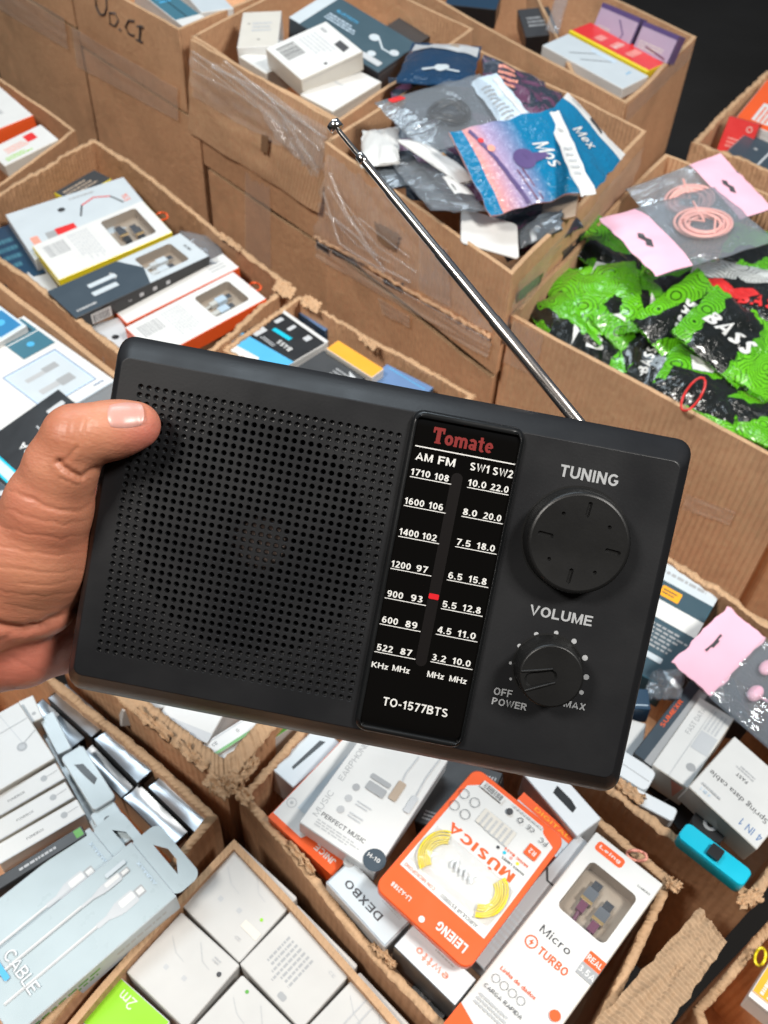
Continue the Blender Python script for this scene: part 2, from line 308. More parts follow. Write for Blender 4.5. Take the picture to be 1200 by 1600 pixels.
# ------------------------------------------------------------------ a plain grotesque alphabet drawn with strokes
def _arc(cx, cy, rx, ry, a0, a1, n=9):
    return [(cx + rx * math.cos(math.radians(a0 + (a1 - a0) * i / n)), cy + ry * math.sin(math.radians(a0 + (a1 - a0) * i / n))) for i in range(n + 1)]
def _glyphs(t):
    h = t / 2; b, T_ = h, 1 - h; G = {}
    def W(w): return h, w - h, w / 2
    l, r, c = W(.72)
    G['O'] = (.80, [_arc(.40, .5, .40 - h, .5 - h, 90, 450, 20)]); G['Q'] = (.80, G['O'][1] + [[(.5, .3), (.78, .02)]])
    G['0'] = (.60, [_arc(.30, .5, .30 - h, .5 - h, 90, 450, 18)])
    G['C'] = (.76, [_arc(.42, .5, .42 - h, .5 - h, 42, 318, 14)])
    G['G'] = (.80, [_arc(.42, .5, .42 - h, .5 - h, 45, 330, 14) + [(.80 - h, .44), (.46, .44)]])
    G['D'] = (.76, [[(h, b), (h, T_), (.36, T_)] + _arc(.36, .5, .40 - h, .5 - h, 85, -85, 10) + [(.36, b), (0, b)]])
    G['U'] = (.74, [[(h, 1), (h, .36)] + _arc(.37, .36, .37 - h, .36 - h, 180, 360, 10) + [(.74 - h, 1)]])
    G['J'] = (.56, [[(.56 - h, 1), (.56 - h, .30)] + _arc(.28, .30, .28 - h, .30 - h, 360, 180, 8)])
    G['T'] = (.66, [[(0, T_), (.66, T_)], [(.33, T_), (.33, 0)]]); G['I'] = (t + .04, [[(h + .02, 0), (h + .02, 1)]]); G['L'] = (.60, [[(h, 1), (h, b), (.60, b)]])
    G['E'] = (.64, [[(.64, T_), (h, T_), (h, b), (.64, b)], [(h, .52), (.59, .52)]]); G['F'] = (.60, [[(.60, T_), (h, T_), (h, 0)], [(h, .5), (.55, .5)]])
    G['H'] = (.74, [[(h, 0), (h, 1)], [(.74 - h, 0), (.74 - h, 1)], [(h, .52), (.74 - h, .52)]])
    G['N'] = (.74, [[(h, 0), (h, 1)], [(.74 - h, 0), (.74 - h, 1)], [(h, .96), (.74 - h, .04)]])
    G['M'] = (.86, [[(h, 0), (h, 1)], [(.86 - h, 0), (.86 - h, 1)], [(h + .02, .97), (.43, .06), (.84 - h, .97)]])
    G['W'] = (1.0, [[(h * .7, 1), (.27, .06), (.5, .93), (.73, .06), (1 - h * .7, 1)]]); G['V'] = (.74, [[(h * .7, 1), (.37, .07), (.74 - h * .7, 1)]])
    G['A'] = (.78, [[(h * .7, 0), (.39, .93), (.78 - h * .7, 0)], [(.19, .27), (.59, .27)]]); G['X'] = (.72, [[(h, 0), (.72 - h, 1)], [(h, 1), (.72 - h, 0)]])
    G['K'] = (.74, [[(h, 0), (h, 1)], [(.66, 1), (h, .36)], [(.27, .52), (.68, 0)]]); G['Y'] = (.70, [[(h * .7, 1), (.35, .46), (.70 - h * .7, 1)], [(.35, .46), (.35, 0)]]); G['Z'] = (.64, [[(.03, T_), (.55, T_), (.10, b), (.62, b)]])
    bowl = [(h, T_), (.36, T_)] + _arc(.36, .73, .30 - h, .27 - h, 80, -80, 8) + [(.36, .46), (h, .46)]
    G['P'] = (.68, [[(h, 0), (h, 1)], bowl]); G['R'] = (.72, [[(h, 0), (h, 1)], bowl, [(.36, .46), (.64, 0)]])
    G['B'] = (.70, [[(h, 0), (h, 1)], [(h, T_), (.36, T_)] + _arc(.36, .75, .28 - h, .25 - h, 80, -80, 8) + [(.36, .52), (h, .52)], [(.36, .50)] + _arc(.36, .28, .34 - h, .28 - h, 80, -80, 8) + [(.36, b), (h, b)]])
    s = _arc(.34, .74, .31 - h, .26 - h, 30, 250, 9) + _arc(.34, .27, .33 - h, .27 - h, 68, -155, 10)
    G['S'] = (.70, [s])
    G['5'] = (.60, [[(.54, T_), (.15, T_), (.11, .50)] + _arc(.29, .33, .31 - h, .33 - h, 120, -150, 12)]); G['2'] = (.60, [_arc(.30, .70, .28 - h, .30 - h, 165, -20, 9) + [(.10, b), (.60, b)]])
    G['3'] = (.60, [_arc(.29, .74, .26 - h, .26 - h, 150, -70, 9) + [(.28, .53)], [(.28, .53)] + _arc(.29, .27, .30 - h, .27 - h, 80, -150, 10)])
    G['8'] = (.60, [_arc(.30, .75, .26 - h, .25 - h, 90, 450, 14), _arc(.30, .27, .30 - h, .27 - h, 90, 450, 14)]); G['6'] = (.60, [_arc(.31, .5, .30 - h, .5 - h, 55, 180, 8) + [(h + .01, .34)], _arc(.30, .33, .30 - h, .33 - h, 90, 450, 14)])
    G['9'] = (.60, [[(x, 1 - y) for x, y in [(.60 - p[0], p[1]) for p in s_]] for s_ in G['6'][1]]); G['7'] = (.58, [[(.02, T_), (.50, T_), (.20, 0)]])
    G['1'] = (.42, [[(.27, 0), (.27, 1)], [(.24, .90), (.03, .68)]]); G['4'] = (.60, [[(.44, 0), (.44, 1)], [(.40, .95), (.06, .30)], [(.03, .27), (.60, .27)]])
    G['.'] = (.22, [[(.11, 0), (.11, t * .95)]]); G['-'] = (.38, [[(.03, .38), (.35, .38)]]); G[' '] = (.34, []); G['z'] = (.50, [[(.03, .70 - h * .9), (.42, .70 - h * .9), (.08, b), (.48, b)]])
    G['Ú'] = (.74, G['U'][1] + [[(.32, 1.10), (.48, 1.28)]])
    k = .70; G['o'] = (.58, [_arc(.29, k / 2, .29 - h, k / 2 - h, 90, 450, 14)]); G['c'] = (.54, [_arc(.30, k / 2, .30 - h, k / 2 - h, 45, 315, 12)])
    G['e'] = (.58, [[(.06, k * .48), (.56 - h, k * .48)] + _arc(.29, k / 2, .29 - h, k / 2 - h, 8, 312, 12)]); G['x'] = (.54, [[(.04, 0), (.50, k)], [(.04, k), (.50, 0)]])
    G['s'] = (.50, [[(x * .74, y * k) for x, y in s]]); G['i'] = (t + .06, [[(h + .03, 0), (h + .03, k)], [(h + .03, .84), (h + .03, 1.0)]]); G['r'] = (.40, [[(h, 0), (h, k)], [(h, k * .55)] + _arc(.30, k * .55, .22, k * .45 - h, 150, 80, 4)])
    G['n'] = (.56, [[(h, 0), (h, k)], [(h, k * .5)] + _arc(.28, k * .60, .28 - h, k * .40 - h, 160, 0, 8) + [(.56 - h, 0)]]); G['m'] = (.86, [[(h, 0), (h, k)], [(h, k * .5)] + _arc(.26, k * .62, .17, k * .38 - h, 160, 0, 6) + [(.43, 0)], [(.43, k * .5)] + _arc(.60, k * .62, .17, k * .38 - h, 160, 0, 6) + [(.77, 0)]])
    G['t'] = (.38, [[(.17, .92), (.17, .16)] + _arc(.27, .16, .10, .16 - h, 180, 300, 4), [(0, k - h), (.36, k - h)]]); G['w'] = (.80, [[(h * .7, k), (.22, .05), (.40, k * .9), (.58, .05), (.80 - h * .7, k)]])
    G['g'] = (.58, [_arc(.29, k / 2, .29 - h, k / 2 - h, 90, 450, 14), [(.58 - h, k), (.58 - h, 0)] + _arc(.30, -.02, .28 - h, .20, 0, -150, 7)])
    return G
def strokegeo(s, t=.17, gap=.13, shear=0):
    key = ('#', s, t, gap, shear)
    if key in _TX: return _TX[key]
    G = _glyphs(t); V = []; F = []; x0 = 0.0; li = 0; Z = []
    for ch in s:
        w_, st = G[ch]
        for pl in st:
            closed = math.dist(pl[0], pl[-1]) < 1e-4; P = pl[:-1] if closed else pl; n = len(P); base = len(V)
            for i in range(n):
                a = Vector(P[i - 1]) if (i > 0 or closed) else None; b_ = Vector(P[(i + 1) % n]) if (i < n - 1 or closed) else None; p = Vector(P[i])
                d1 = (p - a).normalized() if a is not None else None; d2 = (b_ - p).normalized() if b_ is not None else None
                d1 = d1 or d2; d2 = d2 or d1; n1, n2 = Vector((-d1.y, d1.x)), Vector((-d2.y, d2.x)); m_ = n1 + n2; q = 1 + n1.dot(n2)
                m_ = m_ / max(q, .45) * (t / 2)
                for sgn in (1, -1): v = p + m_ * sgn; V.append((x0 + v.x + v.y * shear, v.y)); Z.append(li)
            for i in range(n if closed else n - 1):
                j = (i + 1) % n; F.append([base + 2 * i + 1, base + 2 * j + 1, base + 2 * j, base + 2 * i])
            li += 1
        x0 += w_ + gap
    V = np.array(V); sz = V.max(0) - V.min(0); V = V - (V.max(0) + V.min(0)) / 2
    V = np.concatenate([V, np.array(Z)[:, None] % 5 * 4e-6], 1)
    _TX[key] = (V, F, sz); return _TX[key]
def anytext(s, bold=.02, shear=0):
    """sturdy grotesque where the alphabet has the characters, otherwise Blender's own letters"""
    if bold > -.02 and all(ch in 'ABCDEFGHIJKLMNOPQRSTUVWXYZ0123456789.-Ú zocexsirnmtwg' for ch in s) and s.strip():
        return strokegeo(s, .115 + max(bold, -.005) * 2.0, .12, shear)
    V, F, sz = textgeo(s, bold, shear); return np.concatenate([V, np.zeros((len(V), 1))], 1), F, sz
LAY = 7e-5
def art(mesh, w, h, ops, M=None, hf=None, lay=1):
    """ops in uv (u right, v down) on a w x h panel; hf lifts print onto an uneven surface"""
    rnd = random.Random(len(ops) * 13 + int(w * 1e4))
    def put(P, F, k):
        nonlocal lay
        z = lay * LAY; lay += 1
        V = [(q[0], q[1], z + (q[2] if len(q) > 2 else 0) + (hf(q[0] / w + .5, .5 - q[1] / h) if hf else 0)) for q in P]
        mesh.add(V, F, k, M=M)
    X = lambda u: (u - .5) * w
    Y = lambda v: (.5 - v) * h
    def fan(P, k):
        a = sum(P[i][0] * P[(i + 1) % len(P)][1] - P[(i + 1) % len(P)][0] * P[i][1] for i in range(len(P)))
        idx = list(range(len(P))); put(P, [idx if a > 0 else idx[::-1]], k)
    for op in ops:
        t = op[0]
        if t == 'R':
            _, u0, v0, u1, v1, k = op[:6]
            n = 10 if hf else 1; P = []; F = []
            for j in range(n + 1):
                for i in range(n + 1): P.append((X(u0 + (u1 - u0) * i / n), Y(v1 + (v0 - v1) * j / n)))
            for j in range(n):
                for i in range(n): a = j * (n + 1) + i; F.append([a, a + 1, a + n + 2, a + n + 1])
            put(P, F, k)
        elif t == 'RR':
            _, u0, v0, u1, v1, r, k = op; fan(rrect(X(u0), Y(v1), X(u1), Y(v0), r * .001), k)
        elif t == 'P' and hf:
            q = op[1]; us = [p[0] for p in q]; vs = [p[1] for p in q]; n = 44; P = []; F = []
            for j in range(n):
                for i in range(n):
                    u0, u1 = [min(us) + (max(us) - min(us)) * (i + e) / n for e in (0, 1)]; v0, v1 = [min(vs) + (max(vs) - min(vs)) * (j + e) / n for e in (0, 1)]; cu, cv = (u0 + u1) / 2, (v0 + v1) / 2; ins = False
                    for k_ in range(len(q)):
                        (xa, ya), (xb, yb) = q[k_ - 1], q[k_]
                        if (ya > cv) != (yb > cv) and cu < (xb - xa) * (cv - ya) / (yb - ya) + xa: ins = not ins
                    if ins: l = len(P); P += [(X(u0), Y(v1)), (X(u1), Y(v1)), (X(u1), Y(v0)), (X(u0), Y(v0))]; F.append([l, l + 1, l + 2, l + 3])
            put(P, F, op[2])
        elif t == 'P': fan([(X(u), Y(v)) for u, v in op[1]], op[2])
        elif t == 'C':
            _, u, v, r, k = op; r *= .001; fan([(X(u) + r * math.cos(a * .3142), Y(v) + r * math.sin(a * .3142)) for a in range(20)], k)
        elif t == 'O':
            _, u, v, r, wd, k = op; r *= .001; wd *= .001; P = []; F = []
            for a in range(20):
                c, s = math.cos(a * .31416), math.sin(a * .31416)
                P += [(X(u) + r * c, Y(v) + r * s), (X(u) + (r - wd) * c, Y(v) + (r - wd) * s)]
            for a in range(20): b = (a + 1) % 20; F.append([2 * a, 2 * b, 2 * b + 1, 2 * a + 1])
            put(P, F, k)
        elif t == 'T':
            s, u, v, wd, ht, k = op[1:7]; rot = op[7] if len(op) > 7 else 0; bold = op[8] if len(op) > 8 else .02; sh = op[9] if len(op) > 9 else 0
            V, F, sz = anytext(s, bold, sh)
            ky = ht * .001 / max(sz[1], 1e-6); kx = (wd * .001 / sz[0]) if wd else ky
            a = math.radians(rot); ca, sa = math.cos(a), math.sin(a)
            put([(X(u) + x * kx * ca - y * ky * sa, Y(v) + x * kx * sa + y * ky * ca, z_) for x, y, z_ in V], F, k)
        elif t == 'S':
            _, pts, wd, k = op; P = [Vector((X(u), Y(v))) for u, v in pts]; wd *= .0005; Q = []; F = []
            for i, p in enumerate(P):
                d = (P[min(i + 1, len(P) - 1)] - P[max(i - 1, 0)]).normalized(); n_ = Vector((-d.y, d.x)) * wd; Q += [tuple(p + n_), tuple(p - n_)]
            for i in range(len(P) - 1): F.append([2 * i + 1, 2 * i + 3, 2 * i + 2, 2 * i])
            put(Q, F, k)
        elif t in ('L', 'LV'):       # small print, lines along u (L) or v (LV)
            _, u0, v0, u1, v1, n, k = op; P = []; F = []
            for i in range(n):
                a = 0.0; end = rnd.uniform(.7, 1)
                while a < end:
                    b = min(end, a + rnd.uniform(.04, .14)); c0, c1 = (i + .2) / n, (i + .68) / n
                    if t == 'L': q = [(u0 + (u1 - u0) * a, v0 + (v1 - v0) * c1), (u0 + (u1 - u0) * b, v0 + (v1 - v0) * c1), (u0 + (u1 - u0) * b, v0 + (v1 - v0) * c0), (u0 + (u1 - u0) * a, v0 + (v1 - v0) * c0)]
                    else: q = [(u0 + (u1 - u0) * c0, v0 + (v1 - v0) * b), (u0 + (u1 - u0) * c1, v0 + (v1 - v0) * b), (u0 + (u1 - u0) * c1, v0 + (v1 - v0) * a), (u0 + (u1 - u0) * c0, v0 + (v1 - v0) * a)]
                    l = len(P); P += [(X(u), Y(v)) for u, v in q]; F.append([l, l + 1, l + 2, l + 3]); a = b + .025
            put(P, F, k)
        elif t in ('BC', 'BCV'):
            _, u0, v0, u1, v1, k = op; P = []; F = []; a = 0.0
            while a < 1:
                b = min(1, a + rnd.choice((.012, .02, .035)))
                if t == 'BC': q = [(u0 + (u1 - u0) * a, v1), (u0 + (u1 - u0) * b, v1), (u0 + (u1 - u0) * b, v0), (u0 + (u1 - u0) * a, v0)]
                else: q = [(u0, v0 + (v1 - v0) * b), (u1, v0 + (v1 - v0) * b), (u1, v0 + (v1 - v0) * a), (u0, v0 + (v1 - v0) * a)]
                l = len(P); P += [(X(u), Y(v)) for u, v in q]; F.append([l, l + 1, l + 2, l + 3]); a = b + rnd.choice((.015, .025, .03))
            put(P, F, k)

def sideframe(k, w, h, t):
    """local frame of side k (0 bottom edge v=1, 1 right, 2 top edge, 3 left): matrix, width, height"""
    c = [(0, -h / 2), (w / 2, 0), (0, h / 2), (-w / 2, 0)][k]; a = [0, 90, 180, 270][k]
    R = Matrix.Rotation(math.radians(a), 4, 'Z') @ Matrix.Rotation(math.radians(90), 4, 'X')
    return Matrix.Translation((c[0], c[1], -t / 2)) @ R, (w if k in (0, 2) else h), t

def box(name, label, cat, quad, z, t, top='white', side=None, ops=(), group=None, r=.0010, windows=(), sides=None, reg=60.0, kids=None, lid=True, world=None, bow=0):
    """a carton pack / flat pack. quad: pixel corners TL TR BR BL as its print reads; z: height of its face; t: thickness"""
    M, w, h = world if world else fit(quad, z, reg)
    side = side or top; ms = Mesh()
    jit = random.Random(label)
    c = min(.0006, t * .3)
    R0 = lambda i: rrect(-w / 2 + i, -h / 2 + i, w / 2 - i, h / 2 - i, max(r - i, .0003), 3 if r < .003 else 6)
    sag = jit.uniform(-.0006, .0006)
    rings = [[(x, y, -t) for x, y in R0(c)], [(x, y, -t + c) for x, y in R0(0)], [(x, y, -c) for x, y in R0(0)], [(x, y, 0) for x, y in R0(c)]]
    loft(ms, rings, side, smooth=r > .003)
    n = len(rings[0]); ms.add(rings[0], [list(range(n))[::-1]], side)
    holes = []
    for wi in windows:
        u0, v0, u1, v1 = wi[:4]; holes.append(rrect((u0 - .5) * w, (.5 - v1) * h, (u1 - .5) * w, (.5 - v0) * h, .004, 4))
    if bow:
        nb = 14; P = [((i / nb - .5) * (w - 2 * c), (.5 - j / nb) * (h - 2 * c), -bow * math.sin(math.pi * j / nb) * (.4 + .6 * math.sin(math.pi * i / nb))) for j in range(nb + 1) for i in range(nb + 1)]
        ms.add(P, [[j * (nb + 1) + i, (j + 1) * (nb + 1) + i, (j + 1) * (nb + 1) + i + 1, j * (nb + 1) + i + 1] for j in range(nb) for i in range(nb)], top, smooth=True)
    else:
        V, F = fillpoly([[p[:2] for p in rings[3]]] + holes); ms.add(V, F, top)
    dp = min(t - .002, .012)
    for hl, wi in zip(holes, windows):
        loft(ms, [[(x, y, -dp) for x, y in hl], [(x, y, 0) for x, y in hl]][::-1], 'tan', smooth=False)
        ms.add([(x, y, -dp) for x, y in hl], [list(range(len(hl)))], wi[4] if len(wi) > 4 else 'tan')
    art(ms, w, h, list(ops))
    if lid and sides is None and t > .012:    # tuck-flap seams on the ends
        for k in (1, 3):
            Ms, sw, sh = sideframe(k, w, h, t); art(ms, sw, sh, [('S', [(.03, .16), (.97, .16)], .5, 'grey')], M=Ms)
    for k, so in (sides or {}).items():
        Ms, sw, sh = sideframe(k, w, h, t); art(ms, sw, sh, so, M=Ms)
    o = ms.build(name, None, M); tag(o, label, cat, group)
    for hl, wi in zip(holes, windows):
        f = Mesh(); f.add([(x, y, -.0004) for x, y in hl], [list(range(len(hl)))], 'window_film'); f.build('window_film', o)
        what = wi[5] if len(wi) > 5 else 'cable'
        plugs(o, w, h, wi, dp, what)
    if kids: kids(o, w, h)
    return o
def plugs(o, w, h, wi, dp, what):
    u0, v0, u1, v1 = wi[:4]; X = lambda u: (u0 + (u1 - u0) * u - .5) * w; Y = lambda v: (.5 - v0 - (v1 - v0) * v) * h
    horiz = abs(u1 - u0) * w > abs(v1 - v0) * h
    cols = {'cable': ('gunmetal', 'brown'), 'pale': ('shinywhite', 'white'), 'dark': ('chrome', 'black'), 'bluepale': ('ltblue', 'offwhite'), 'gold': ('gunmetal', 'plum')}[what]
    for a, (b, L_) in ((.33, (.15, .72)), (.68, (.30, .82))):
        m = Mesh()
        P = (lambda s, q: (X(1 - s), Y(q))) if horiz else (lambda s, q: (X(q), Y(s)))
        def slab(s0, s1, wd, k, zz, th):
            p, q = Vector(P(s0, a)), Vector(P(s1, a)); d = (q - p).normalized(); n_ = Vector((-d.y, d.x)) * wd / 2
            pr = [p + n_, p - n_, q - n_, q + n_]
            ar = (pr[1] - pr[0]).cross(pr[2] - pr[1]) if hasattr(Vector((0, 0)), 'cross') else 1
            b0 = [(x.x, x.y, zz) for x in pr]; b1 = [(x.x, x.y, zz + th) for x in pr]
            m.add(b0 + b1, [[4, 5, 6, 7], [0, 1, 5, 4], [1, 2, 6, 5], [2, 3, 7, 6], [3, 0, 4, 7]], k)
        span = min(abs(u1 - u0) * w, abs(v1 - v0) * h)
        slab(b, b + .18, span * .17, 'chrome', -dp + .0015, .003); slab(b + .16, b + .42, span * .22, cols[0], -dp + .001, .005)
        if what in ('gold', 'dark'): slab(b + .36, b + .41, span * .23, 'gold', -dp + .001, .0056)
        slab(b + .40, b + .60, span * .15, cols[1], -dp + .001, .0045)
        p = [(*P(b + .58, a), -dp + .003), (*P(b + .8, a + .03), -dp + .003), (*P(.99, a + .06), -dp + .003)]
        tube(m, p, .0015, cols[1], 6); m.build('cable_plug', o)

def tab(o, w, h, side, tw, th, k='white', hole='black', t=.0008):
    """hang tab with a euro slot sticking out of side 1 (right) or 2 (top)"""
    ms = Mesh(); n_ = 5
    if side == 2: out = rrect(-tw / 2, h / 2 - .001, tw / 2, h / 2 + th, .006, n_); hl = [(-.28 * tw, h / 2 + th * .45), (.28 * tw, h / 2 + th * .45), (.1 * tw, h / 2 + th * .72), (-.1 * tw, h / 2 + th * .72)]
    else: out = rrect(w / 2 - .001, -tw / 2, w / 2 + th, tw / 2, .006, n_); hl = [(w / 2 + th * .4, -.28 * tw), (w / 2 + th * .72, -.05 * tw), (w / 2 + th * .72, .12 * tw), (w / 2 + th * .4, .28 * tw)]
    for zz, fl in ((-.0012, False), (-.0012 - t, True)):
        V, F = fillpoly([out, hl], zz); ms.add(V, [f[::-1] for f in F] if fl else F, k)
    for lp in (out, hl): loft(ms, [[(x, y, -.0012 - t) for x, y in lp], [(x, y, -.0012) for x, y in lp]], k, False)
    ms.build('hang_tab', o)

def crumple(seed, amp, pillow, fr=5.0):
    """folded film: a soft pillow broken by straight creases into flat facets, plus a little puckering"""
    s = seed * 7.31; rr = random.Random(seed * 17 + 3)
    cr = [(rr.uniform(.1, .9), rr.uniform(.1, .9), rr.uniform(0, 6.283), rr.uniform(-1, 1), rr.uniform(.03, .3)) for _ in range(9)]
    def h(u, v):
        e = max(0, 1 - (2 * u - 1) ** 4) * max(0, 1 - (2 * v - 1) ** 4); q = 0
        for cu, cv, th, am, ln in cr:
            d = (u - cu) * math.cos(th) + (v - cv) * math.sin(th); q += am * max(0, 1 - abs(d) / ln) * (.6 + .4 * noise.noise(Vector((u * 3, v * 3, cu * 9))))
        a = noise.noise(Vector((u * fr * .5, v * fr * .5, s))); c = abs(noise.noise(Vector((u * fr * 1.6, v * fr * 1.4, s + 9))))
        return pillow * e + amp * (a * .7 + q * .75 - c * .45)
    return h
def bag(name, label, cat, quad, z, ops=(), k='bag_film', amp=.004, pillow=.006, regions=None, group=None, seed=1, n=26, reg=25.0, back=None, kids=None, zig=0):
    M, w, h = fit(quad, z, reg); H = crumple(seed, amp, pillow); ms = Mesh(); rnd = random.Random(seed)
    P = []; U = []
    for j in range(n + 1):
        for i in range(n + 1):
            u, v = i / n, j / n
            ex = .0025 * noise.noise(Vector((v * 6, seed, 0))) * (abs(2 * u - 1) ** 3); ey = .0025 * noise.noise(Vector((u * 6, seed, 4))) * (abs(2 * v - 1) ** 3)
            if zig and j in (0, n): ey += .001 * (i % 2)
            P.append(((u - .5) * w + ex, (.5 - v) * h + ey, H(u, v))); U.append((u, v))
    N1 = (n + 1) ** 2
    reg_ = regions or (lambda u, v: k)
    byk = {}
    for j in range(n):
        for i in range(n):
            a = j * (n + 1) + i; kk = reg_((i + .5) / n, (j + .5) / n); byk.setdefault(kk, []).append([a, a + n + 1, a + n + 2, a + 1])
    base = len(ms.v)
    for kk, F in byk.items():
        ms.add(P, F, kk, uvs=U, smooth=True)
    B = [(x, y, -H(u, v) * .35 - .0012) for (x, y, _), (u, v) in zip(P, U)]
    FB = [[j * (n + 1) + i, j * (n + 1) + i + 1, (j + 1) * (n + 1) + i + 1, (j + 1) * (n + 1) + i] for j in range(n) for i in range(n)]
    ms.add(B, FB, back or k, uvs=U, smooth=True)
    edge = [i for i in range(n + 1)] + [j * (n + 1) + n for j in range(1, n + 1)] + [n * (n + 1) + i for i in range(n - 1, -1, -1)] + [j * (n + 1) for j in range(n - 1, 0, -1)]
    E = [P[e] for e in edge] + [B[e] for e in edge]; L_ = len(edge)
    ms.add(E, [[i, (i + 1) % L_, L_ + (i + 1) % L_, L_ + i] for i in range(L_)], back or k)
    art(ms, w, h, list(ops), hf=lambda u, v: H(min(max(u, 0), 1), min(max(v, 0), 1)), lay=11)
    o = ms.build(name, None, M); tag(o, label, cat, group)
    if kids: kids(o, w, h, H)
    return o

# ------------------------------------------------------------------ ground
gm, gb, gt_ = principled('ground'); tcg = gt_.nodes.new('ShaderNodeTexCoord'); ng = gt_.nodes.new('ShaderNodeTexNoise'); ng.inputs['Scale'].default_value = 3
ng.inputs['Detail'].default_value = 6; crg = gt_.nodes.new('ShaderNodeValToRGB'); crg.color_ramp.elements[0].color = (.010, .009, .008, 1); crg.color_ramp.elements[1].color = (.035, .034, .034, 1)
gt_.links.new(tcg.outputs['Object'], ng.inputs['Vector']); gt_.links.new(ng.outputs['Fac'], crg.inputs[0]); gt_.links.new(crg.outputs[0], gb.inputs['Base Color'])
gb.inputs['Roughness'].default_value = .95; gb.inputs['Specular IOR Level'].default_value = .1; MATS['ground'] = gm
g = Mesh(); g.add([(-6, -3, -.42), (6, -3, -.42), (6, 9, -.42), (-6, 9, -.42)], [[0, 1, 2, 3]], 'ground'); tag(g.build('ground'), kind='structure')

# ------------------------------------------------------------------ cartons
CART = {}
def V2(p): return Vector((p[0], p[1]))
def nz(x, y, z): return noise.noise(Vector((x, y, z)))
def carton(key, label, cor, z, zb=-.40, rag=.0015, t=.0045, k='cardboard', group=None, fr=9, wob=.003, rim='cardboard_edge', n=36, floor=None, cat='carton'):
    """open-topped corrugated carton; cor: four world xy corners; z: rim height (or four heights)"""
    if rag > .003: n = 72
    C = [V2(c) for c in cor]; zs = z if isinstance(z, (list, tuple)) else [z] * 4
    if sum(C[i].x * C[(i + 1) % 4].y - C[(i + 1) % 4].x * C[i].y for i in range(4)) < 0: C = C[::-1]; zs = list(zs)[::-1]
    nr = [Vector(((C[(i + 1) % 4] - C[i]).y, -(C[(i + 1) % 4] - C[i]).x)).normalized() for i in range(4)]
    def inset(d):
        out = []
        for i in range(4):
            a, b = nr[i - 1], nr[i]; m = (a + b) / (1 + a.dot(b)); out.append(C[i] - m * d)
        return out
    sd = abs(hash(key)) % 1 + len(label) * 1.7
    def ring(d, dz, wb):
        Q = inset(d); P = []
        for i in range(4):
            for j in range(n):
                s = j / n; p = Q[i].lerp(Q[(i + 1) % 4], s); zz = zs[i] * (1 - s) + zs[(i + 1) % 4] * s
                e = math.sin(math.pi * s)
                o_ = nr[i] * (wb * wob * (nz(p.x * 7, p.y * 7, sd) + .3) * e * 2)
                q = p + o_
                rg = rag * (.55 * nz(i * 9 + s * fr * .5, sd, 0) + .28 * nz(i * 9 + s * fr * 3, sd, d * 40) + (.34 * nz(i * 9 + s * fr * 5, d * 170, sd) if rag > .003 else 0)) if dz > -.02 else 0
                if rag > .003 and dz > -.012: q = q + nr[i] * (rag * .30 * nz(s * fr * 5 + i, sd, d * 120))
                P.append((q.x, q.y, zz + dz + rg if dz > -1 else zb))
        return P
    per = [0.0]
    for i in range(4):
        L_ = (C[(i + 1) % 4] - C[i]).length
        for j in range(n): per.append(per[-1] + L_ / n)
    ms = Mesh(); D = [0, -.004, -.014, -.035, -.07, -.13, -.22]; tz = min(zs); D = [d for d in D if tz + d > zb + .02]
    outer = [ring(0, d, 1 - min(1, -d * 3)) for d in D] + [ring(0, -9, 0)]
    inner = [ring(t, d, 1 - min(1, -d * 3)) for d in D] + [ring(t, -9, 0)]
    if floor: inner[-1] = [(x, y, floor) for x, y, _ in inner[-1]]; outer[-1] = outer[-1]
    N = 4 * n
    def strip(a, b, kk, flip=False, za=0, zb_=0):
        v = a + b; uv = [(per[j] * 10, a[j][2] * 10) for j in range(N)] + [(per[j] * 10, b[j][2] * 10) for j in range(N)]
        F = []
        for j in range(N):
            q = (j + 1) % N
            f = [j, q, N + q, N + j] if flip else [j, N + j, N + q, q]; F.append(f)
        uvf = uv
        ms.add(v, F, kk, uvs=uvf, smooth=(kk == rim and rag > .003))
    for a, b in zip(outer, outer[1:]): strip(a, b, k)
    for a, b in zip(inner, inner[1:]): strip(a, b, k, True)
    lip = .0012 if rag < .003 else rag * .18
    if t > .01:
        for f_ in (.25, .5):
            rm = [(o[0] * (1 - f_) + q_[0] * f_, o[1] * (1 - f_) + q_[1] * f_, o[2] * (1 - f_) + q_[2] * f_ + .003 * nz(o[0] * 60, o[1] * 60, f_ * 7) + .0018 * nz(o[0] * 170, o[1] * 170, f_ * 9)) for o, q_ in zip(outer[0], inner[0])]
            strip(outer[0] if f_ == .25 else prev, rm, rim, True); prev = rm
        outer_top = prev
    else: outer_top = outer[0]
    mid = [((o[0] + i_[0]) / 2, (o[1] + i_[1]) / 2, max(o[2], i_[2]) + lip * (nz(j * .55, sd, 2) if rag > .003 else .25)) for j, (o, i_) in enumerate(zip(outer_top, inner[0]))]
    strip(outer_top, mid, rim, True); strip(mid, inner[0], rim, True)
    fl = inner[-1]; ms.add(fl, [list(range(N))], k)
    o = ms.build('carton', None, Matrix.Identity(4)); me = o.data
    cx = sum((c for c in C), Vector((0, 0))) / 4                       # origin at the carton's base
    T = Vector((cx.x, cx.y, zb)); me.transform(Matrix.Translation(-T)); o.location = T
    bmx = bmesh.new(); bmx.from_mesh(me); bmesh.ops.remove_doubles(bmx, verts=bmx.verts, dist=1e-5); bmx.to_mesh(me); bmx.free()
    tag(o, label, cat, group or 'cardboard cartons of goods')
    CART[key] = (o, C, nr, zs); return o
def side_of(key, a, b):
    """outer plane of the carton wall through world points a, b"""
    d = (V2(b) - V2(a)).normalized(); return Vector((a[0], a[1], 0)), Vector((d.y, -d.x, 0))
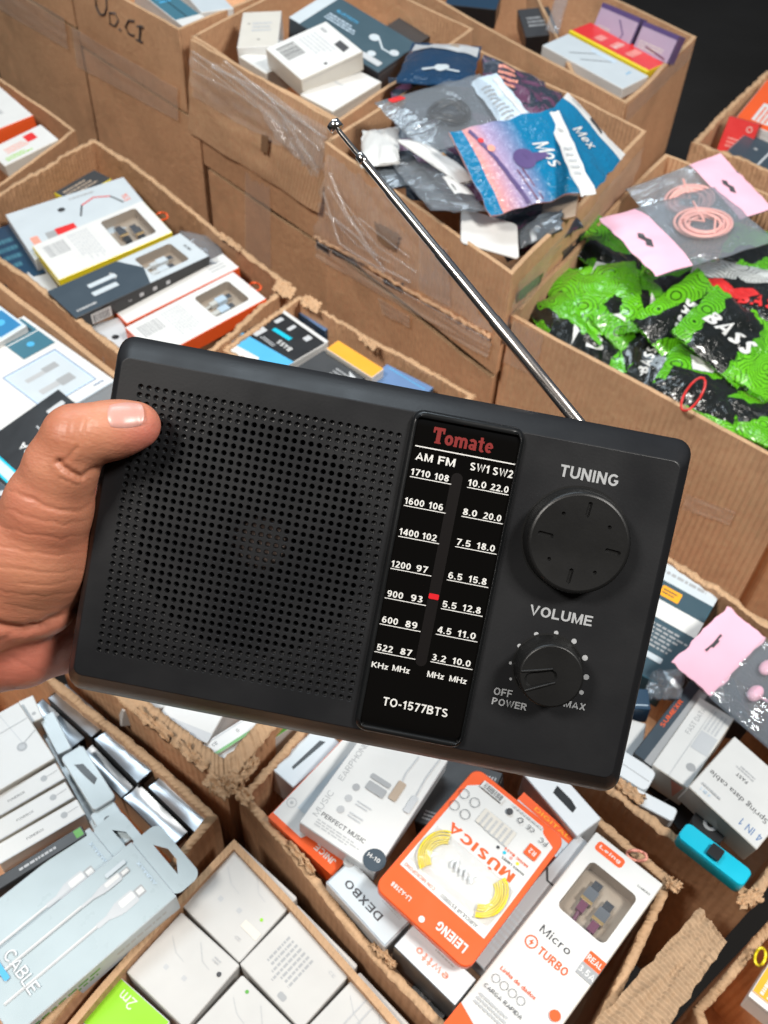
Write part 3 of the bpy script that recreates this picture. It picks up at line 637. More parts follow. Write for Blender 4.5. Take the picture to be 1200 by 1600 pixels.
def sheet(name, parent, pts, k, amp=.002, n=14, thick=0, seed=0, nrm=None, label=None, uvs=6, jag=0):
    """uneven sheet through four 3-D corners (card flap, film, tape)"""
    A, B, C_, D_ = [Vector(p) for p in pts]; nn = nrm or (B - A).cross(D_ - A).normalized(); P = []; U = []; inv = parent.matrix_world.inverted() if parent else Matrix()
    if parent: bpy.context.view_layer.update(); inv = parent.matrix_world.inverted()
    for j in range(n + 1):
        for i in range(n + 1):
            u, v = i / n, j / n; p = A.lerp(B, u).lerp(D_.lerp(C_, u), v)
            p = p + nn * amp * (nz(u * 5, v * 5, seed) + .5 * nz(u * 11, v * 11, seed + 3))
            if jag: p = p + (D_ - A).normalized() * jag * nz(u * 13, v * 3, seed + 7) * (1 if j in (0, n) else .4) + (B - A).normalized() * jag * nz(v * 13, u * 3, seed + 8) * (1 if i in (0, n) else .4)
            P.append(p); U.append(((B - A).length * u * 10, (D_ - A).length * v * 10))
    F = [[j * (n + 1) + i, (j + 1) * (n + 1) + i, (j + 1) * (n + 1) + i + 1, j * (n + 1) + i + 1] for j in range(n) for i in range(n)]
    ms = Mesh(); ms.add([inv @ p for p in P], F, k, uvs=U, smooth=True)
    if thick:
        Q = [inv @ (p - nn * thick) for p in P]; ms.add(Q, [f[::-1] for f in F], k, uvs=U, smooth=True)
        e = [i for i in range(n + 1)] + [j * (n + 1) + n for j in range(1, n + 1)] + [n * (n + 1) + i for i in range(n - 1, -1, -1)] + [j * (n + 1) for j in range(n - 1, 0, -1)]
        L_ = len(e); E = [inv @ P[i] for i in e] + [Q[i] for i in e]
        ms.add(E, [[i, (i + 1) % L_, L_ + (i + 1) % L_, L_ + i] for i in range(L_)], 'cardboard_edge' if 'card' in k else k, uvs=[(i * .3, 0) for i in range(L_)] + [(i * .3, .1) for i in range(L_)])
    o = ms.build(name, parent)
    if label: o['label'] = label
    return o
def wpx(a, b, off, px):
    """pixel points dropped on the vertical wall plane through a-b, pushed off outward"""
    p, n_ = side_of('', a, b)
    if (p - CAM).dot(n_) > 0: n_ = -n_
    return [on_plane(x, y, p + n_ * off, n_) for x, y in px], n_
def A2(x, y, z): p = at(x, y, z); return (p.x, p.y)
def ext(a, b, t): return (a[0] + (b[0] - a[0]) * t, a[1] + (b[1] - a[1]) * t)
def par(a, b, c): return (a[0] + c[0] - b[0], a[1] + c[1] - b[1])      # fourth corner opposite b

# back row, tall stacked cartons
ZT = .12
c3l, c3r = A2(299, 57, ZT), A2(530, 190, ZT); c3b = ext(c3r, A2(740, 45, ZT), 1.0)
o3 = carton('c3', 'tall carton wrapped in stretch film with small white boxes on top', [c3l, c3r, c3b, par(c3l, c3r, c3b)], ZT, k='cardboard', zb=-.05)
w3, n3 = wpx(c3l, c3r, .008, [(297, 62), (529, 194), (498, 333), (294, 206)])
sheet('flap', o3, w3, 'cardboard_light', .003, thick=.004, nrm=n3, seed=1)
w3, _ = wpx(c3l, c3r, .014, [(296, 78), (512, 200), (505, 268), (300, 150)])
sheet('stretch_film', o3, w3, 'clear_film', .006, nrm=n3, seed=2, jag=.006)
w3, _ = wpx(c3l, c3r, .018, [(360, 110), (515, 205), (496, 277), (455, 240)])
sheet('stretch_film', o3, w3, 'clear_film', .010, nrm=n3, seed=5, jag=.01)
def strands(name, parent, lines, nrm, rad=.0012, k='clear_film'):
    bpy.context.view_layer.update(); inv = parent.matrix_world.inverted(); m = Mesh()
    for pts in lines: tube(m, [inv @ Vector(p) for p in pts], rad, k, 5)
    return m.build(name, parent)
w3, _ = wpx(c3l, c3r, .019, [(300, 80), (370, 125), (430, 170), (500, 235), (330, 105), (400, 135), (470, 190), (508, 215), (350, 95), (420, 150), (440, 180), (495, 262)])
strands('film_strand', o3, [w3[0:4], w3[4:8], w3[8:12]], n3)
w3, _ = wpx(c3l, c3r, .020, [(300, 90), (350, 128), (400, 168), (330, 102), (420, 178), (490, 250), (345, 100), (430, 150), (500, 212), (450, 215), (480, 262), (488, 276), (460, 200), (470, 240), (497, 270), (300, 110), (380, 150), (450, 205)])
strands('film_strand', o3, [w3[k:k + 3] for k in range(0, 18, 3)], n3, .0007)
w3, _ = wpx(c3l, c3r, .003, [(383, 268), (422, 288), (424, 420), (383, 400)])
o3l = carton('c3b', 'carton with a strip of brown tape under the film wrapped carton', [ext(c3l, c3r, .03), ext(c3l, c3r, .985), par(ext(c3l, c3r, .03), c3r, c3b) if 0 else ext(c3r, c3b, .96), ext(par(c3l, c3r, c3b), c3b, .03)], -.055, rag=.0005)
sheet('tape', o3l, w3, 'packing_tape', .0008, nrm=n3)

c2r = A2(279, 47, ZT); d2 = V2(c2r) - V2(A2(205, 2, ZT)); c2l = A2(104, -54, ZT)
c2b = (c2r[0] + .17, c2r[1] + .27)
CK = [c2l, c2r, c2b, par(c2l, c2r, c2b)]
o2 = carton('c2', 'tall carton with black handwriting high on its taped side', CK, ZT, zb=.012)
w2, n2 = wpx(c2l, c2r, .0042, [(121, 72), (277, 170), (279, 192), (123, 100)])
w2, _ = wpx(c2l, c2r, .0042, [(112, 42), (277, 138), (279, 190), (120, 104)])
sheet('tape', o2, w2, 'packing_tape', .0015, nrm=n2, seed=4)
CKL = [ext(c2l, c2r, .01), ext(c2l, c2r, .98 if 0 else 1.14), (c2b[0] + .01, c2b[1] + .02), par(ext(c2l, c2r, .01), ext(c2l, c2r, 1.14), (c2b[0] + .01, c2b[1] + .02))]
CKL = [ext(c2l, c2r, .01), ext(c2l, c2r, 1.09), ext(ext(c2l, c2r, 1.09), (c2b[0] + .02, c2b[1] - .01), .9), ext(par(c2l, c2r, c2b), c2b, .02)]
carton('c2b', 'plain lower carton carrying the handwritten one', CKL, .008, rag=.0005)
def handwriting(par_, a, b):
    p, n_ = side_of('', a, b)
    if (p - CAM).dot(n_) > 0: n_ = -n_
    m = Mesh(); bpy.context.view_layer.update(); inv = par_.matrix_world.inverted()
    for st in ([(149, -8), (150, 10), (156, 23), (163, 23), (167, 12), (166, -6)], [(171, 20), (172, 38), (180, 41), (185, 32), (180, 21), (171, 20)], [(186, 45), (189, 48)], [(209, 33), (201, 32), (196, 42), (201, 53), (209, 56)], [(219, 40), (218, 64)], [(214, 41), (223, 42)], [(213, 62), (222, 66)]):
        tube(m, [inv @ on_plane(x, y, p + n_ * .0035, n_) for x, y in st], .0013, 'ink', 5)
    m.build('handwriting', par_)
handwriting(o2, c2l, c2r)
c1r = ext(c2l, c2r, -.02); c1l = ext(c2l, c2r, -1.2); c1b = par(c2b, c2r, c1r)
o1 = carton('c1', 'tall carton with a wide tape band, partly cut off at the top left corner', [c1l, c1r, c1b, par(c1l, c1r, c1b)], ZT, zb=.035)
w1, n1 = wpx(c1l, c1r, .0042, [(-60, -64), (100, 28), (107, 78), (-60, -18)])
sheet('tape', o1, w1, 'packing_tape', .0015, nrm=n1, seed=9)
carton('c1b', 'plain lower carton at the left end of the back row', [c1l, ext(c1l, c1r, 1.01), c1b, par(c1l, c1r, c1b)], .031, rag=.0005)

def printed(par_, a, b, patches, k, off=.0008):
    """small printed or scuffed patches on a carton wall"""
    for q in patches:
        w_, nn = wpx(a, b, off, q); sheet('print_patch', par_, w_, k, .0002, n=8, nrm=nn, jag=.004, seed=q[0][0])
# carton of plastic bags on another one
c4l, c4r, c4e = A2(507, 222, ZT), A2(800, 430, ZT), A2(1010, 205, ZT)
c4b = par(c4l, c4r, c4e)
c4b = ext(c4e, A2(745, 75, ZT), 1.0)
o4 = carton('c4', 'carton heaped with clear and blue plastic bags', [c4l, c4r, c4e, c4b], [ZT, ZT, ZT, ZT], zb=.001, k='cardboard', rag=.002)
w4, n4 = wpx(c4l, c4r, .004, [(510, 240), (640, 330), (770, 520), (490, 372)])
sheet('stretch_film', o4, w4, 'clear_film', .006, nrm=n4, seed=12, jag=.01)
w4, _ = wpx(c4l, c4r, .003, [(655, 365), (700, 390), (704, 480), (655, 455)])
sheet('tape', o4, w4, 'packing_tape', .0008, nrm=n4, seed=13)
w4, _ = wpx(c4l, c4r, .011, [(515, 270), (540, 330), (575, 385), (590, 400), (520, 340), (560, 372), (600, 420), (640, 440), (505, 300), (530, 380), (560, 400), (600, 425)])
strands('film_strand', o4, [w4[0:4], w4[4:8], w4[8:12]], n4, .0015)
w4, _ = wpx(c4l, c4r, .012, [(512, 290), (545, 345), (580, 375), (525, 300), (590, 385), (650, 425), (508, 330), (560, 385), (610, 410), (560, 340), (600, 372), (640, 402), (495, 378), (560, 415), (640, 462), (640, 462), (700, 495), (765, 532)])
strands('film_strand', o4, [w4[k:k + 3] for k in range(0, 18, 3)], n4, .0007)
printed(o4, c4l, c4r, [[(520, 385), (560, 402), (556, 412), (518, 396)], [(600, 430), (632, 446), (628, 456), (598, 440)], [(494, 374), (514, 386), (512, 398), (495, 388)]], 'ink', .0036)
printed(o4, c4r, c4e, [[(812, 455), (850, 425), (846, 440), (812, 470)], [(880, 392), (915, 360), (912, 376), (880, 408)], [(785, 520), (800, 505), (798, 525), (786, 538)]], 'ink', .0036)
w4, _ = wpx(c4r, c4e, .003, [(812, 440), (1008, 228), (975, 330), (785, 530)])
sheet('stretch_film', o4, w4, 'clear_film', .004, seed=14, jag=.006)
def crumpled_edge(par_, a, b, px, rad, k, seed=0, name='crushed_edge'):
    w_, _ = wpx(a, b, .003, px); bpy.context.view_layer.update(); inv = par_.matrix_world.inverted(); pts = []
    for i in range(len(w_) - 1):
        for s in range(12): pts.append(w_[i].lerp(w_[i + 1], s / 12))
    m = Mesh(); pts = [inv @ (p + Vector((nz(i * .7, seed, 0), nz(i * .7, seed, 5), nz(i * .9, seed, 9))) * rad * 1.2) for i, p in enumerate(pts)]
    tube(m, pts, [rad * (1 + .5 * nz(i * .8, seed, 2)) for i in range(len(pts))], k, 7); return m.build(name, par_)
crumpled_edge(o4, c4l, c4r, [(492, 371), (560, 405), (640, 455), (720, 500), (768, 528)], .0025, 'cardboard_light', 3)
o4l = carton('c4b', 'taped carton under the carton of plastic bags', [ext(c4l, c4r, .01), ext(c4l, c4r, .99), ext(c4r, c4e, .97), ext(c4b, c4e, .03)], -.006, rag=.003, k='cardboard')
w4, _ = wpx(c4l, c4r, .003, [(493, 378), (768, 536), (762, 560), (493, 402)])
sheet('tape', o4l, w4, 'packing_tape', .003, nrm=n4, seed=15, jag=.003)
w4, _ = wpx(c4l, c4r, .0045, [(590, 465), (640, 495), (640, 512), (598, 492)])
sheet('tape', o4l, w4, 'packing_tape', .001, nrm=n4, seed=16)

# far right row
c5f, c5e, c5b = A2(978, 162, .05), A2(1088, 58, .05), A2(683, 0, .05)
o5 = carton('c5', 'open carton with a red box and two purple boxes, near the dark floor', [ext(c5b, c5f, -.3), c5f, c5e, par(ext(c5b, c5f, -.3), c5f, c5e)], .05, t=.006)
a5, b5 = at(896, 119, .045), at(925, 104, .045); b5 = a5 + (b5 - a5) * 1.0
dv = Mesh(); q1 = at(866, -20, .045)
bpy.context.view_layer.update()
sheet('divider', o5, [at(896, 119, .048), at(826, -30, .048), at(826, -30, .048) - Vector((0, 0, .12)), at(896, 119, .048) - Vector((0, 0, .12))], 'cardboard', .002, thick=.005)
c7l = A2(1080, 225, 0); c7e = A2(1205, 268, 0); c7b = A2(1200, 108, 0)
carton('c7', 'crushed rim carton of orange boxes at the right edge, beside the dark floor', [c7l, ext(c7l, c7e, 2.5), par(c7l and ext(c7l, c7e, 2.5), c7l, c7b), c7b], 0.0, rag=.007, t=.008, zb=-.30)
c6 = A2(700, -20, .0)

# the big carton of green bags
c8l, c8f, c8e = A2(798, 492, .07), A2(1200, 711, .07), A2(1040, 240, .07)
c8f2 = ext(c8l, c8f, 1.12)
o8 = carton('c8', 'large brown carton full of green and black plastic bags', [c8l, c8f2, par(c8f2, c8l, c8e), c8e], .07, k='cardboard_light', zb=-.16, wob=.004)
w8, n8 = wpx(c8l, c8f, .003, [(1068, 770), (1170, 800), (1150, 850), (1062, 800)])
w8, _ = wpx(c8l, c8f, .0025, [(1072, 772), (1150, 800), (1140, 822), (1066, 796)])
sheet('tape', o8, w8, 'packing_tape', .001, nrm=n8, seed=21)

w8, _ = wpx(c8l, c8f, .0025, [(802, 500), (850, 525), (836, 590), (786, 566)]); sheet('tape', o8, w8, 'packing_tape', .0008, nrm=n8, seed=22)
w5, _ = wpx(c5f, c5e, .003, [(980, 166), (1084, 66), (1078, 92), (976, 194)]); sheet('tape', o5, w5, 'packing_tape', .0008, seed=24)
w3, _ = wpx(c3l, c3r, .005, [(440, 170), (468, 186), (462, 300), (436, 288)]); sheet('tape', o3, w3, 'packing_tape', .0008, nrm=n3, seed=25)
printed(o3, c3l, c3r, [[(408, 208), (420, 214), (418, 240), (407, 236)]], 'brown', .013)
printed(o4, c4l, c4r, [[(585, 345), (625, 368), (618, 392), (590, 378)]], 'brown', .0036)
# left middle
B15, R15 = A2(148, 214, 0), A2(457, 444, 0)
def cross2(a, b, c, d):
    r_, s_ = V2(b) - V2(a), V2(d) - V2(c); k = r_.x * s_.y - r_.y * s_.x; q_ = V2(c) - V2(a); t_ = (q_.x * s_.y - q_.y * s_.x) / k
    return (a[0] + r_.x * t_, a[1] + r_.y * t_)
F15 = cross2(R15, A2(352, 532, 0), A2(0, 405, 0), A2(185, 552, 0)); L15 = cross2(B15, A2(0, 302, 0), A2(0, 405, 0), A2(185, 552, 0))
carton('c15', 'open carton with torn rim holding cable boxes', [B15, R15, F15, L15], 0.0, rag=.006, t=.007, k='cardboard_dark', zb=-.25)
B16, R16, F16 = A2(-40, 95, .0), A2(118, 203, .0), A2(-40, 318, 0)
carton('c16', 'shallow carton with orange edged boxes at the left edge', [B16, R16, F16, par(B16, R16, F16)], 0.0, zb=-.25, k='cardboard_dark', rag=.003)
R17, B17 = A2(214, 608, -.012), A2(-40, 408, -.012)
carton('c17', 'carton of blue and white charger boxes left of the hand', [B17, R17, (R17[0] - .08, R17[1] - .11), (B17[0] - .10, B17[1] - .16)], -.012, zb=-.25, k='cardboard_light', t=.006)
B18 = A2(468, 462, -.004); L18 = A2(345, 545, -.004)
carton('c18', 'carton with black boxes and an orange box, partly hidden behind the radio', [B18, (.085, .738), (.0, .645), (L18[0], L18[1])], -.004, zb=-.25, rag=.006, t=.006)

# foreground
c10l, c10e, c10b, c10f = (-.088, .300), (.209, .262), (.0, .432), (.111, .109)
o10 = carton('c10', 'carton in the foreground holding the orange blister pack', [c10l, c10f, c10e, c10b], -.004, rag=.0045, t=.006, k='cardboard_dark', zb=-.20)
c11r = (-.100, .288); c11b = (-.345, .462)
carton('c11', 'carton of silver boxes and pale cable boxes at the lower left', [c11r, c11b, (-.60, .10), (-.33, -.10)], -.008, rag=.004, t=.006, zb=-.20)
o12 = carton('c12', 'small carton of white boxes with green edges, below the radio', [(-.097, .306), (-.018, .440), (-.155, .55), (-.245, .41)], .0, rag=.0042, t=.014, zb=-.20)
carton('c13', 'carton tightly packed with plain white charger boxes', [(-.088, .276), (.14, .055), (-.05, -.25), (-.30, -.05)], -.018, rag=.003, zb=-.20, k='cardboard_dark')
c9w, c9n, c9s, c9e = (.092, .385), (.205, .576), (.258, .247), (.40, .40)
o9 = carton('c9', 'torn carton of mixed boxes with a small pink bag on top', [c9w, c9s, c9e, c9n], .0, rag=.006, t=.007, k='cardboard_dark', zb=-.20)
carton('c14', 'carton with a torn corner at the bottom right of the view', [A2(1082, 1575, -.03), A2(1215, 1425, -.03), (.42, .08), (.26, -.03)], -.03, rag=.004, t=.006, zb=-.20)
f = [at(1058, 1508, .004), at(1108, 1418, .012), at(1132, 1466, .016), at(1000, 1625, .010)]
f = [at(1052, 1478, .002), at(1106, 1420, .006), at(1133, 1468, .010), at(950, 1690, .004)]
f = [at(1050, 1480, .006), at(1108, 1418, .010), at(1133, 1470, .014), at(1090, 1540, .012)]
f = [at(905, 1625, .004), at(1094, 1418, .006), at(1136, 1472, .012), at(985, 1690, .008)]
sheet('flap', o10, f, 'flap_board', .003, thick=.004, nrm=Vector((0, 0, 1)), seed=31, jag=.0022, n=24)
def torn(parent, quads, seed=0):
    """ragged layers of torn board round a crushed corner"""
    for i, (cx, cy, w_, h_, an, z) in enumerate(quads):
        a_ = math.radians(an); q = [(cx + math.cos(a_) * u * w_ / 2 + math.sin(a_) * v * h_ / 2, cy - math.sin(a_) * u * w_ / 2 + math.cos(a_) * v * h_ / 2, z + .003 * nz(u * 2 + seed, v * 2, i)) for u, v in ((-1, -1), (1, -1), (1, 1), (-1, 1))]
        sheet('torn_edge', parent, [at(*t_) for t_ in q], 'cardboard_edge', .0045, n=12, thick=.0014, seed=seed + i * 3, nrm=Vector((0, 0, 1)), jag=.0035)
torn(o12, [(340, 1228, 46, 24, -40, .002), (300, 1180, 60, 18, -42, .003), (362, 1218, 30, 26, 30, .004), (390, 1200, 40, 16, 55, .002), (240, 1130, 70, 16, -40, .003)], 1)
torn(o10, [(378, 1240, 36, 22, -50, .002), (470, 1340, 60, 12, -50, -.001), (600, 1492, 50, 12, -46, -.001), (1052, 1382, 26, 18, -30, .001)], 20)
torn(o9, [(1172, 1404, 40, 22, 20, .002), (985, 1236, 50, 16, -38, .003), (1085, 1326, 46, 14, -40, .002)], 40)
torn(CART['c15'][0], [(444, 452, 34, 20, -30, .001), (360, 378, 40, 9, -36, .001)], 60)
torn(CART['c18'][0], [(486, 474, 30, 18, -30, .002), (575, 535, 30, 10, -38, .002)], 80)
# a crate side seen low in the gap behind the right hand carton
p = at(1000, 640, -.05)
carton('c19', 'carton with open flaps in the gap under the large green bag carton', [(.19, .60), (.345, .485), (.42, .55), (.25, .68)], -.035, zb=-.30, rag=.003)

# ------------------------------------------------------------------ the radio
def rot3(rx, ry, rz): return Matrix.Rotation(rz, 4, 'Z') @ Matrix.Rotation(ry, 4, 'Y') @ Matrix.Rotation(rx, 4, 'X')
RM = cam.matrix_world @ Matrix.Translation((-.00452, -.02123, -.37330)) @ rot3(.10892, -.01954, -.18875)
RMI = RM.inverted(); RO = RMI @ CAM; RR = RMI.to_3x3()
ZF = .010
def LP(px, py, z=ZF):
    """photo point on the plane z of the radio's own frame"""
    d = RR @ ray(px, py); return RO + d * ((z - RO.z) / d.z)
def plastic(name, col, rough, coat=0, bump=.12, sc=900):
    m, b, nt = principled(name); N = nt.nodes.new; L = nt.links.new
    b.inputs['Base Color'].default_value = (*col, 1); b.inputs['Specular IOR Level'].default_value = .36
    tc = N('ShaderNodeTexCoord'); n1 = N('ShaderNodeTexNoise'); n1.inputs['Scale'].default_value = sc; n1.inputs['Detail'].default_value = 3; L(tc.outputs['Object'], n1.inputs['Vector'])
    n2 = N('ShaderNodeTexNoise'); n2.inputs['Scale'].default_value = 30; n2.inputs['Detail'].default_value = 6; L(tc.outputs['Object'], n2.inputs['Vector'])
    mr = N('ShaderNodeMapRange'); mr.inputs[1].default_value = .3; mr.inputs[2].default_value = .7; mr.inputs[3].default_value = rough - .08; mr.inputs[4].default_value = rough + .12
    L(n2.outputs['Fac'], mr.inputs[0]); L(mr.outputs[0], b.inputs['Roughness'])
    bp = N('ShaderNodeBump'); bp.inputs['Strength'].default_value = bump; bp.inputs['Distance'].default_value = .00022; L(n1.outputs['Fac'], bp.inputs['Height']); L(bp.outputs[0], b.inputs['Normal'])
    MATS[name] = m
plastic('radio_plastic', (.0098, .0102, .0115), .41)
plastic('knob_plastic', (.0065, .0065, .0065), .38)
plastic('bezel_plastic', (.006, .0065, .007), .30)
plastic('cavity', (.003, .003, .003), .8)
paper('label_ink', (.34, .35, .36), .5, 0, 0, .03, 0); paper('dial_ink', (.62, .62, .60), .5, 0, 0, .02, 0); paper('brand_red', (.17, .006, .005), .5, 0, 0, .02, 0)
paper('pointer_red', (.55, .008, .015), .4, 0, 0, .02, 0)
m, b, nt = principled('dial_glass'); b.inputs['Base Color'].default_value = (.002, .002, .002, 1); b.inputs['Specular IOR Level'].default_value = .9; b.inputs['Roughness'].default_value = .05; b.inputs['Coat Weight'].default_value = .0; MATS['dial_glass'] = m
m, b, nt = principled('dial_slot'); b.inputs['Base Color'].default_value = (.007, .006, .006, 1); b.inputs['Roughness'].default_value = .3; MATS['dial_slot'] = m
paper('brushed', (.52, .49, .47), .24, 1.0, 0, .06, .02)
radio = empty('portable_radio', RM); tag(radio, 'black portable radio with round speaker grille, two knobs and extended antenna, held in a hand', 'radio')
RW, RH = .22, .1397
def bodyring(il, ir, it, ib, r, z, n=6):
    P = rrect(-RW / 2 + il, -RH / 2 + ib, RW / 2 - ir, RH / 2 - it, r, n); return [(x, y, z) for x, y in P]
hs = Mesh()
# curved shell: the lip dips slightly towards the ends of the top edge
front = (.0050, .0058, .0086, .0092)
rg = [bodyring(.006, .006, .004, .004, .007, -.036), bodyring(.003, .003, .002, .002, .008, -.0345), bodyring(.001, .001, .0006, .0006, .0070, -.030), bodyring(0, 0, 0, 0, .0062, -.003), bodyring(0, 0, 0, 0, .0062, 0),
      bodyring(.0008, .0010, .0022, .0024, .0058, .0035), bodyring(.0024, .0028, .0052, .0056, .0048, .0070), bodyring(.0043, .0050, .0079, .0085, .0036, .0094), bodyring(.0047, .0055, .0083, .0089, .0033, .0099), bodyring(*front, .0031, ZF)]
loft(hs, rg, 'radio_plastic', True)
hs.add(rg[0], [list(range(len(rg[0])))[::-1]], 'radio_plastic')
g00, g10, g01 = LP(222, 603), LP(623, 682), LP(153, 1015)
NX, NY = 32, 34
g11 = LP(556, 1092)
gx0 = (g00.x + g01.x) / 2; gx1 = g10.x; gy0 = (g00.y + g10.y) / 2; gy1 = g01.y
px_ = (gx1 - gx0) / (NX - 1); py_ = (gy0 - gy1) / (NY - 1)
X0, X1, Y1_, Y0_ = gx0 - px_ / 2, gx1 + px_ / 2, gy0 + py_ / 2, gy1 - py_ / 2
print('grille', gx0, gx1, gy0, gy1, px_, py_)
cap = [p[:2] for p in rg[-1]]
V, F = fillpoly([cap, [(X0, Y0_), (X1, Y0_), (X1, Y1_), (X0, Y1_)]], ZF); hs.add(V, F, 'radio_plastic')
housing = hs.build('housing', radio)
# grille: every perforation is a real hole, those outside the cone are blind dimples
gr = Mesh(); cs = LP(394, 842); RS = (LP(576, 842) - cs).length
K = 12; gv, gf, gmk = [], [], {'radio_plastic': [], 'cavity': []}
ca = [(math.cos(2 * math.pi * (k + .5) / K), math.sin(2 * math.pi * (k + .5) / K)) for k in range(K)]
for j in range(NY):
    for i in range(NX):
        cx, cy = X0 + px_ * (i + .5), Y1_ - py_ * (j + .5); openh = math.hypot(cx - cs.x, cy - cs.y) < RS
        b0 = len(gv); r_ = .00098
        for c, s in ca:
            q = max(abs(c), abs(s)); gv.append((cx + c / q * px_ / 2, cy + s / q * py_ / 2, ZF))
        # square corners for a tight tiling
        lv = [(r_ * 1.18, 0), (r_, -.00022), (r_ * .92, -.0006)] + ([(r_ * .9, -.0022)] if openh else [(r_ * .84, -.00135), (r_ * .4, -.00145)])
        for rr, dz in lv:
            for c, s in ca: gv.append((cx + c * rr, cy + s * rr, ZF + dz))
        for L_ in range(len(lv)):
            for k in range(K):
                q = (k + 1) % K; gmk['radio_plastic'].append([b0 + L_ * K + k, b0 + L_ * K + q, b0 + (L_ + 1) * K + q, b0 + (L_ + 1) * K + k])
        if not openh: gmk['radio_plastic'].append([b0 + len(lv) * K + k for k in range(K)])
        # corner fillers between the 12-gon ray hits and the square's corners
        for sx, sy in ((1, 1), (-1, 1), (-1, -1), (1, -1)):
            a = math.atan2(sy, sx); k0 = int(math.floor((a % (2 * math.pi)) / (2 * math.pi / K) - .5)) % K; k1 = (k0 + 1) % K
            gv.append((cx + sx * px_ / 2, cy + sy * py_ / 2, ZF)); gmk['radio_plastic'].append([b0 + k0, len(gv) - 1, b0 + k1])
for kk, F in gmk.items():
    if F: gr.v and None
gr.add(gv, gmk['radio_plastic'], 'radio_plastic')
for f_ in range(len(gr.f)):
    pass
gr.build('speaker_grille', radio)
paper('copper_dome', (.80, .62, .56), .3, 1.0, 0, .1, .05)
sp = Mesh()
n = 40; rings = []
for rr, dz in ((RS + .006, -.0035), (RS, -.0040), (RS * .6, -.010), (.012, -.012)):
    rings.append([(cs.x + rr * math.cos(2 * math.pi * k / n), cs.y + rr * math.sin(2 * math.pi * k / n), ZF + dz) for k in range(n)])
loft(sp, rings, 'cavity'); spk = sp.build('speaker_cone', radio)
dm = Mesh(); rings = []; dc = LP(402, 850)
for rr, dz in ((.0125, -.0055), (.0115, -.0036), (.008, -.0028), (.004, -.0025), (.0005, -.00235)):
    rings.append([(dc.x + rr * math.cos(2 * math.pi * k / n), dc.y + rr * math.sin(2 * math.pi * k / n), ZF + dz) for k in range(n)])
loft(dm, rings, 'copper_dome'); dm.build('dust_cap', spk)

# dial window
o0, o1_, o2_, o3_ = LP(647, 640, .012), LP(820, 670, .012), LP(723, 1170, .012), LP(552, 1140, .012)
bx0, bx1 = (o0.x + o3_.x) / 2, (o1_.x + o2_.x) / 2; by1, by0 = (o0.y + o1_.y) / 2, (o2_.y + o3_.y) / 2
i0, i2 = LP(653, 651, .0118), LP(717, 1159, .0118); i1, i3 = LP(816, 682, .0118), LP(562, 1132, .0118)
qx0, qx1, qy1, qy0 = (i0.x + i3.x) / 2, (i1.x + i2.x) / 2, (i0.y + i1.y) / 2, (i2.y + i3.y) / 2
bz = Mesh()
ro = lambda d, z, r=.0045: [(x, y, z) for x, y in rrect(bx0 + d, by0 + d, bx1 - d, by1 - d, r, 6)]
ri = lambda d, z, r=.0016: [(x, y, z) for x, y in rrect(qx0 - d, qy0 - d, qx1 + d, qy1 + d, r, 6)]
loft(bz, [ro(-.0004, .001), ro(-.0003, .0105), ro(0, .0118), ro(.0006, .0127), ro(.0012, .0130), ri(.0004, .0130), ri(.0, .0127), ri(0, .0108)], 'bezel_plastic', True)
bezel = bz.build('dial_bezel', radio)
gl = Mesh(); nn_ = 18; P = []; F = []
def gz(y):                     # the lens curves away at its top and bottom ends
    t = max(0, (y - (qy1 - .0035)) / .0035); s = max(0, ((qy0 + .004) - y) / .004); return .0122 - .0008 * t * t - .0010 * s * s
for j in range(61):
    for i in range(2): y = qy0 + (qy1 - qy0) * j / 60; P.append((qx0 + (qx1 - qx0) * i, y, gz(y)))
for j in range(60): F.append([2 * j, 2 * j + 1, 2 * j + 3, 2 * j + 2])
gl.add(P, F, 'dial_glass', smooth=True); glass = gl.build('dial_window', radio)
ZG = .0122
def local_art(name, parent, items, z):
    m = Mesh()
    for it in items:
        if it[0] == 'T':
            _, s, x, y, wpx_, hpx, k = it[:7]; bold = it[7] if len(it) > 7 else .02; p = LP(x, y, z); sc = (p - RO).length / FPX * math.cos(math.atan(math.hypot(x - 600, y - 800) / FPX))
            V, F, sz = anytext(s, bold); kx = wpx_ * sc / sz[0]; ky = hpx * sc / sz[1]
            m.add([(p.x + a * kx, p.y + b * ky, z + z_) for a, b, z_ in V], F, k)
        elif it[0] == 'S':
            _, x0, y0, x1, y1, wd, k = it; p, q = LP(x0, y0, z), LP(x1, y1, z); q.y = p.y = (p.y + q.y) / 2
            d = (q - p).normalized(); n_ = Vector((-d.y, d.x, 0)) * wd / 2; m.add([p - n_, q - n_, q + n_, p + n_], [[0, 1, 2, 3]], k)
        elif it[0] == 'C':
            _, x, y, r, k = it; p = LP(x, y, z); m.add([(p.x + r * math.cos(a * .2618), p.y + r * math.sin(a * .2618), z) for a in range(24)], [list(range(24))], k)
    return m.build(name, parent)
D = 'dial_ink'
rows = [('1710', '108', 640.5, 744, 705, 757, 14), ('1600', '106', 631, 789.5, 696, 802, 14), ('1400', '102', 622.5, 837.5, 686, 850, 14), ('1200', '97', 610, 888, 674, 900, 12), ('900', '93', 601, 934, 665.5, 946, 12), ('600', '89', 593, 974.5, 657, 987, 12), ('522', '87', 585, 1018, 649, 1030, 12),
        ('10.0', '22.0', 730, 761, 795, 774, 13), ('8.0', '20.0', 721, 806.5, 786, 819, 13), ('7.5', '18.0', 711, 854, 776, 866, 13), ('6.5', '15.8', 698, 906, 763, 918, 12), ('5.5', '12.8', 689, 951, 754, 963, 12), ('4.5', '11.0', 681, 991, 746, 1003, 12), ('3.2', '10.0', 672.5, 1034, 738, 1046, 12)]
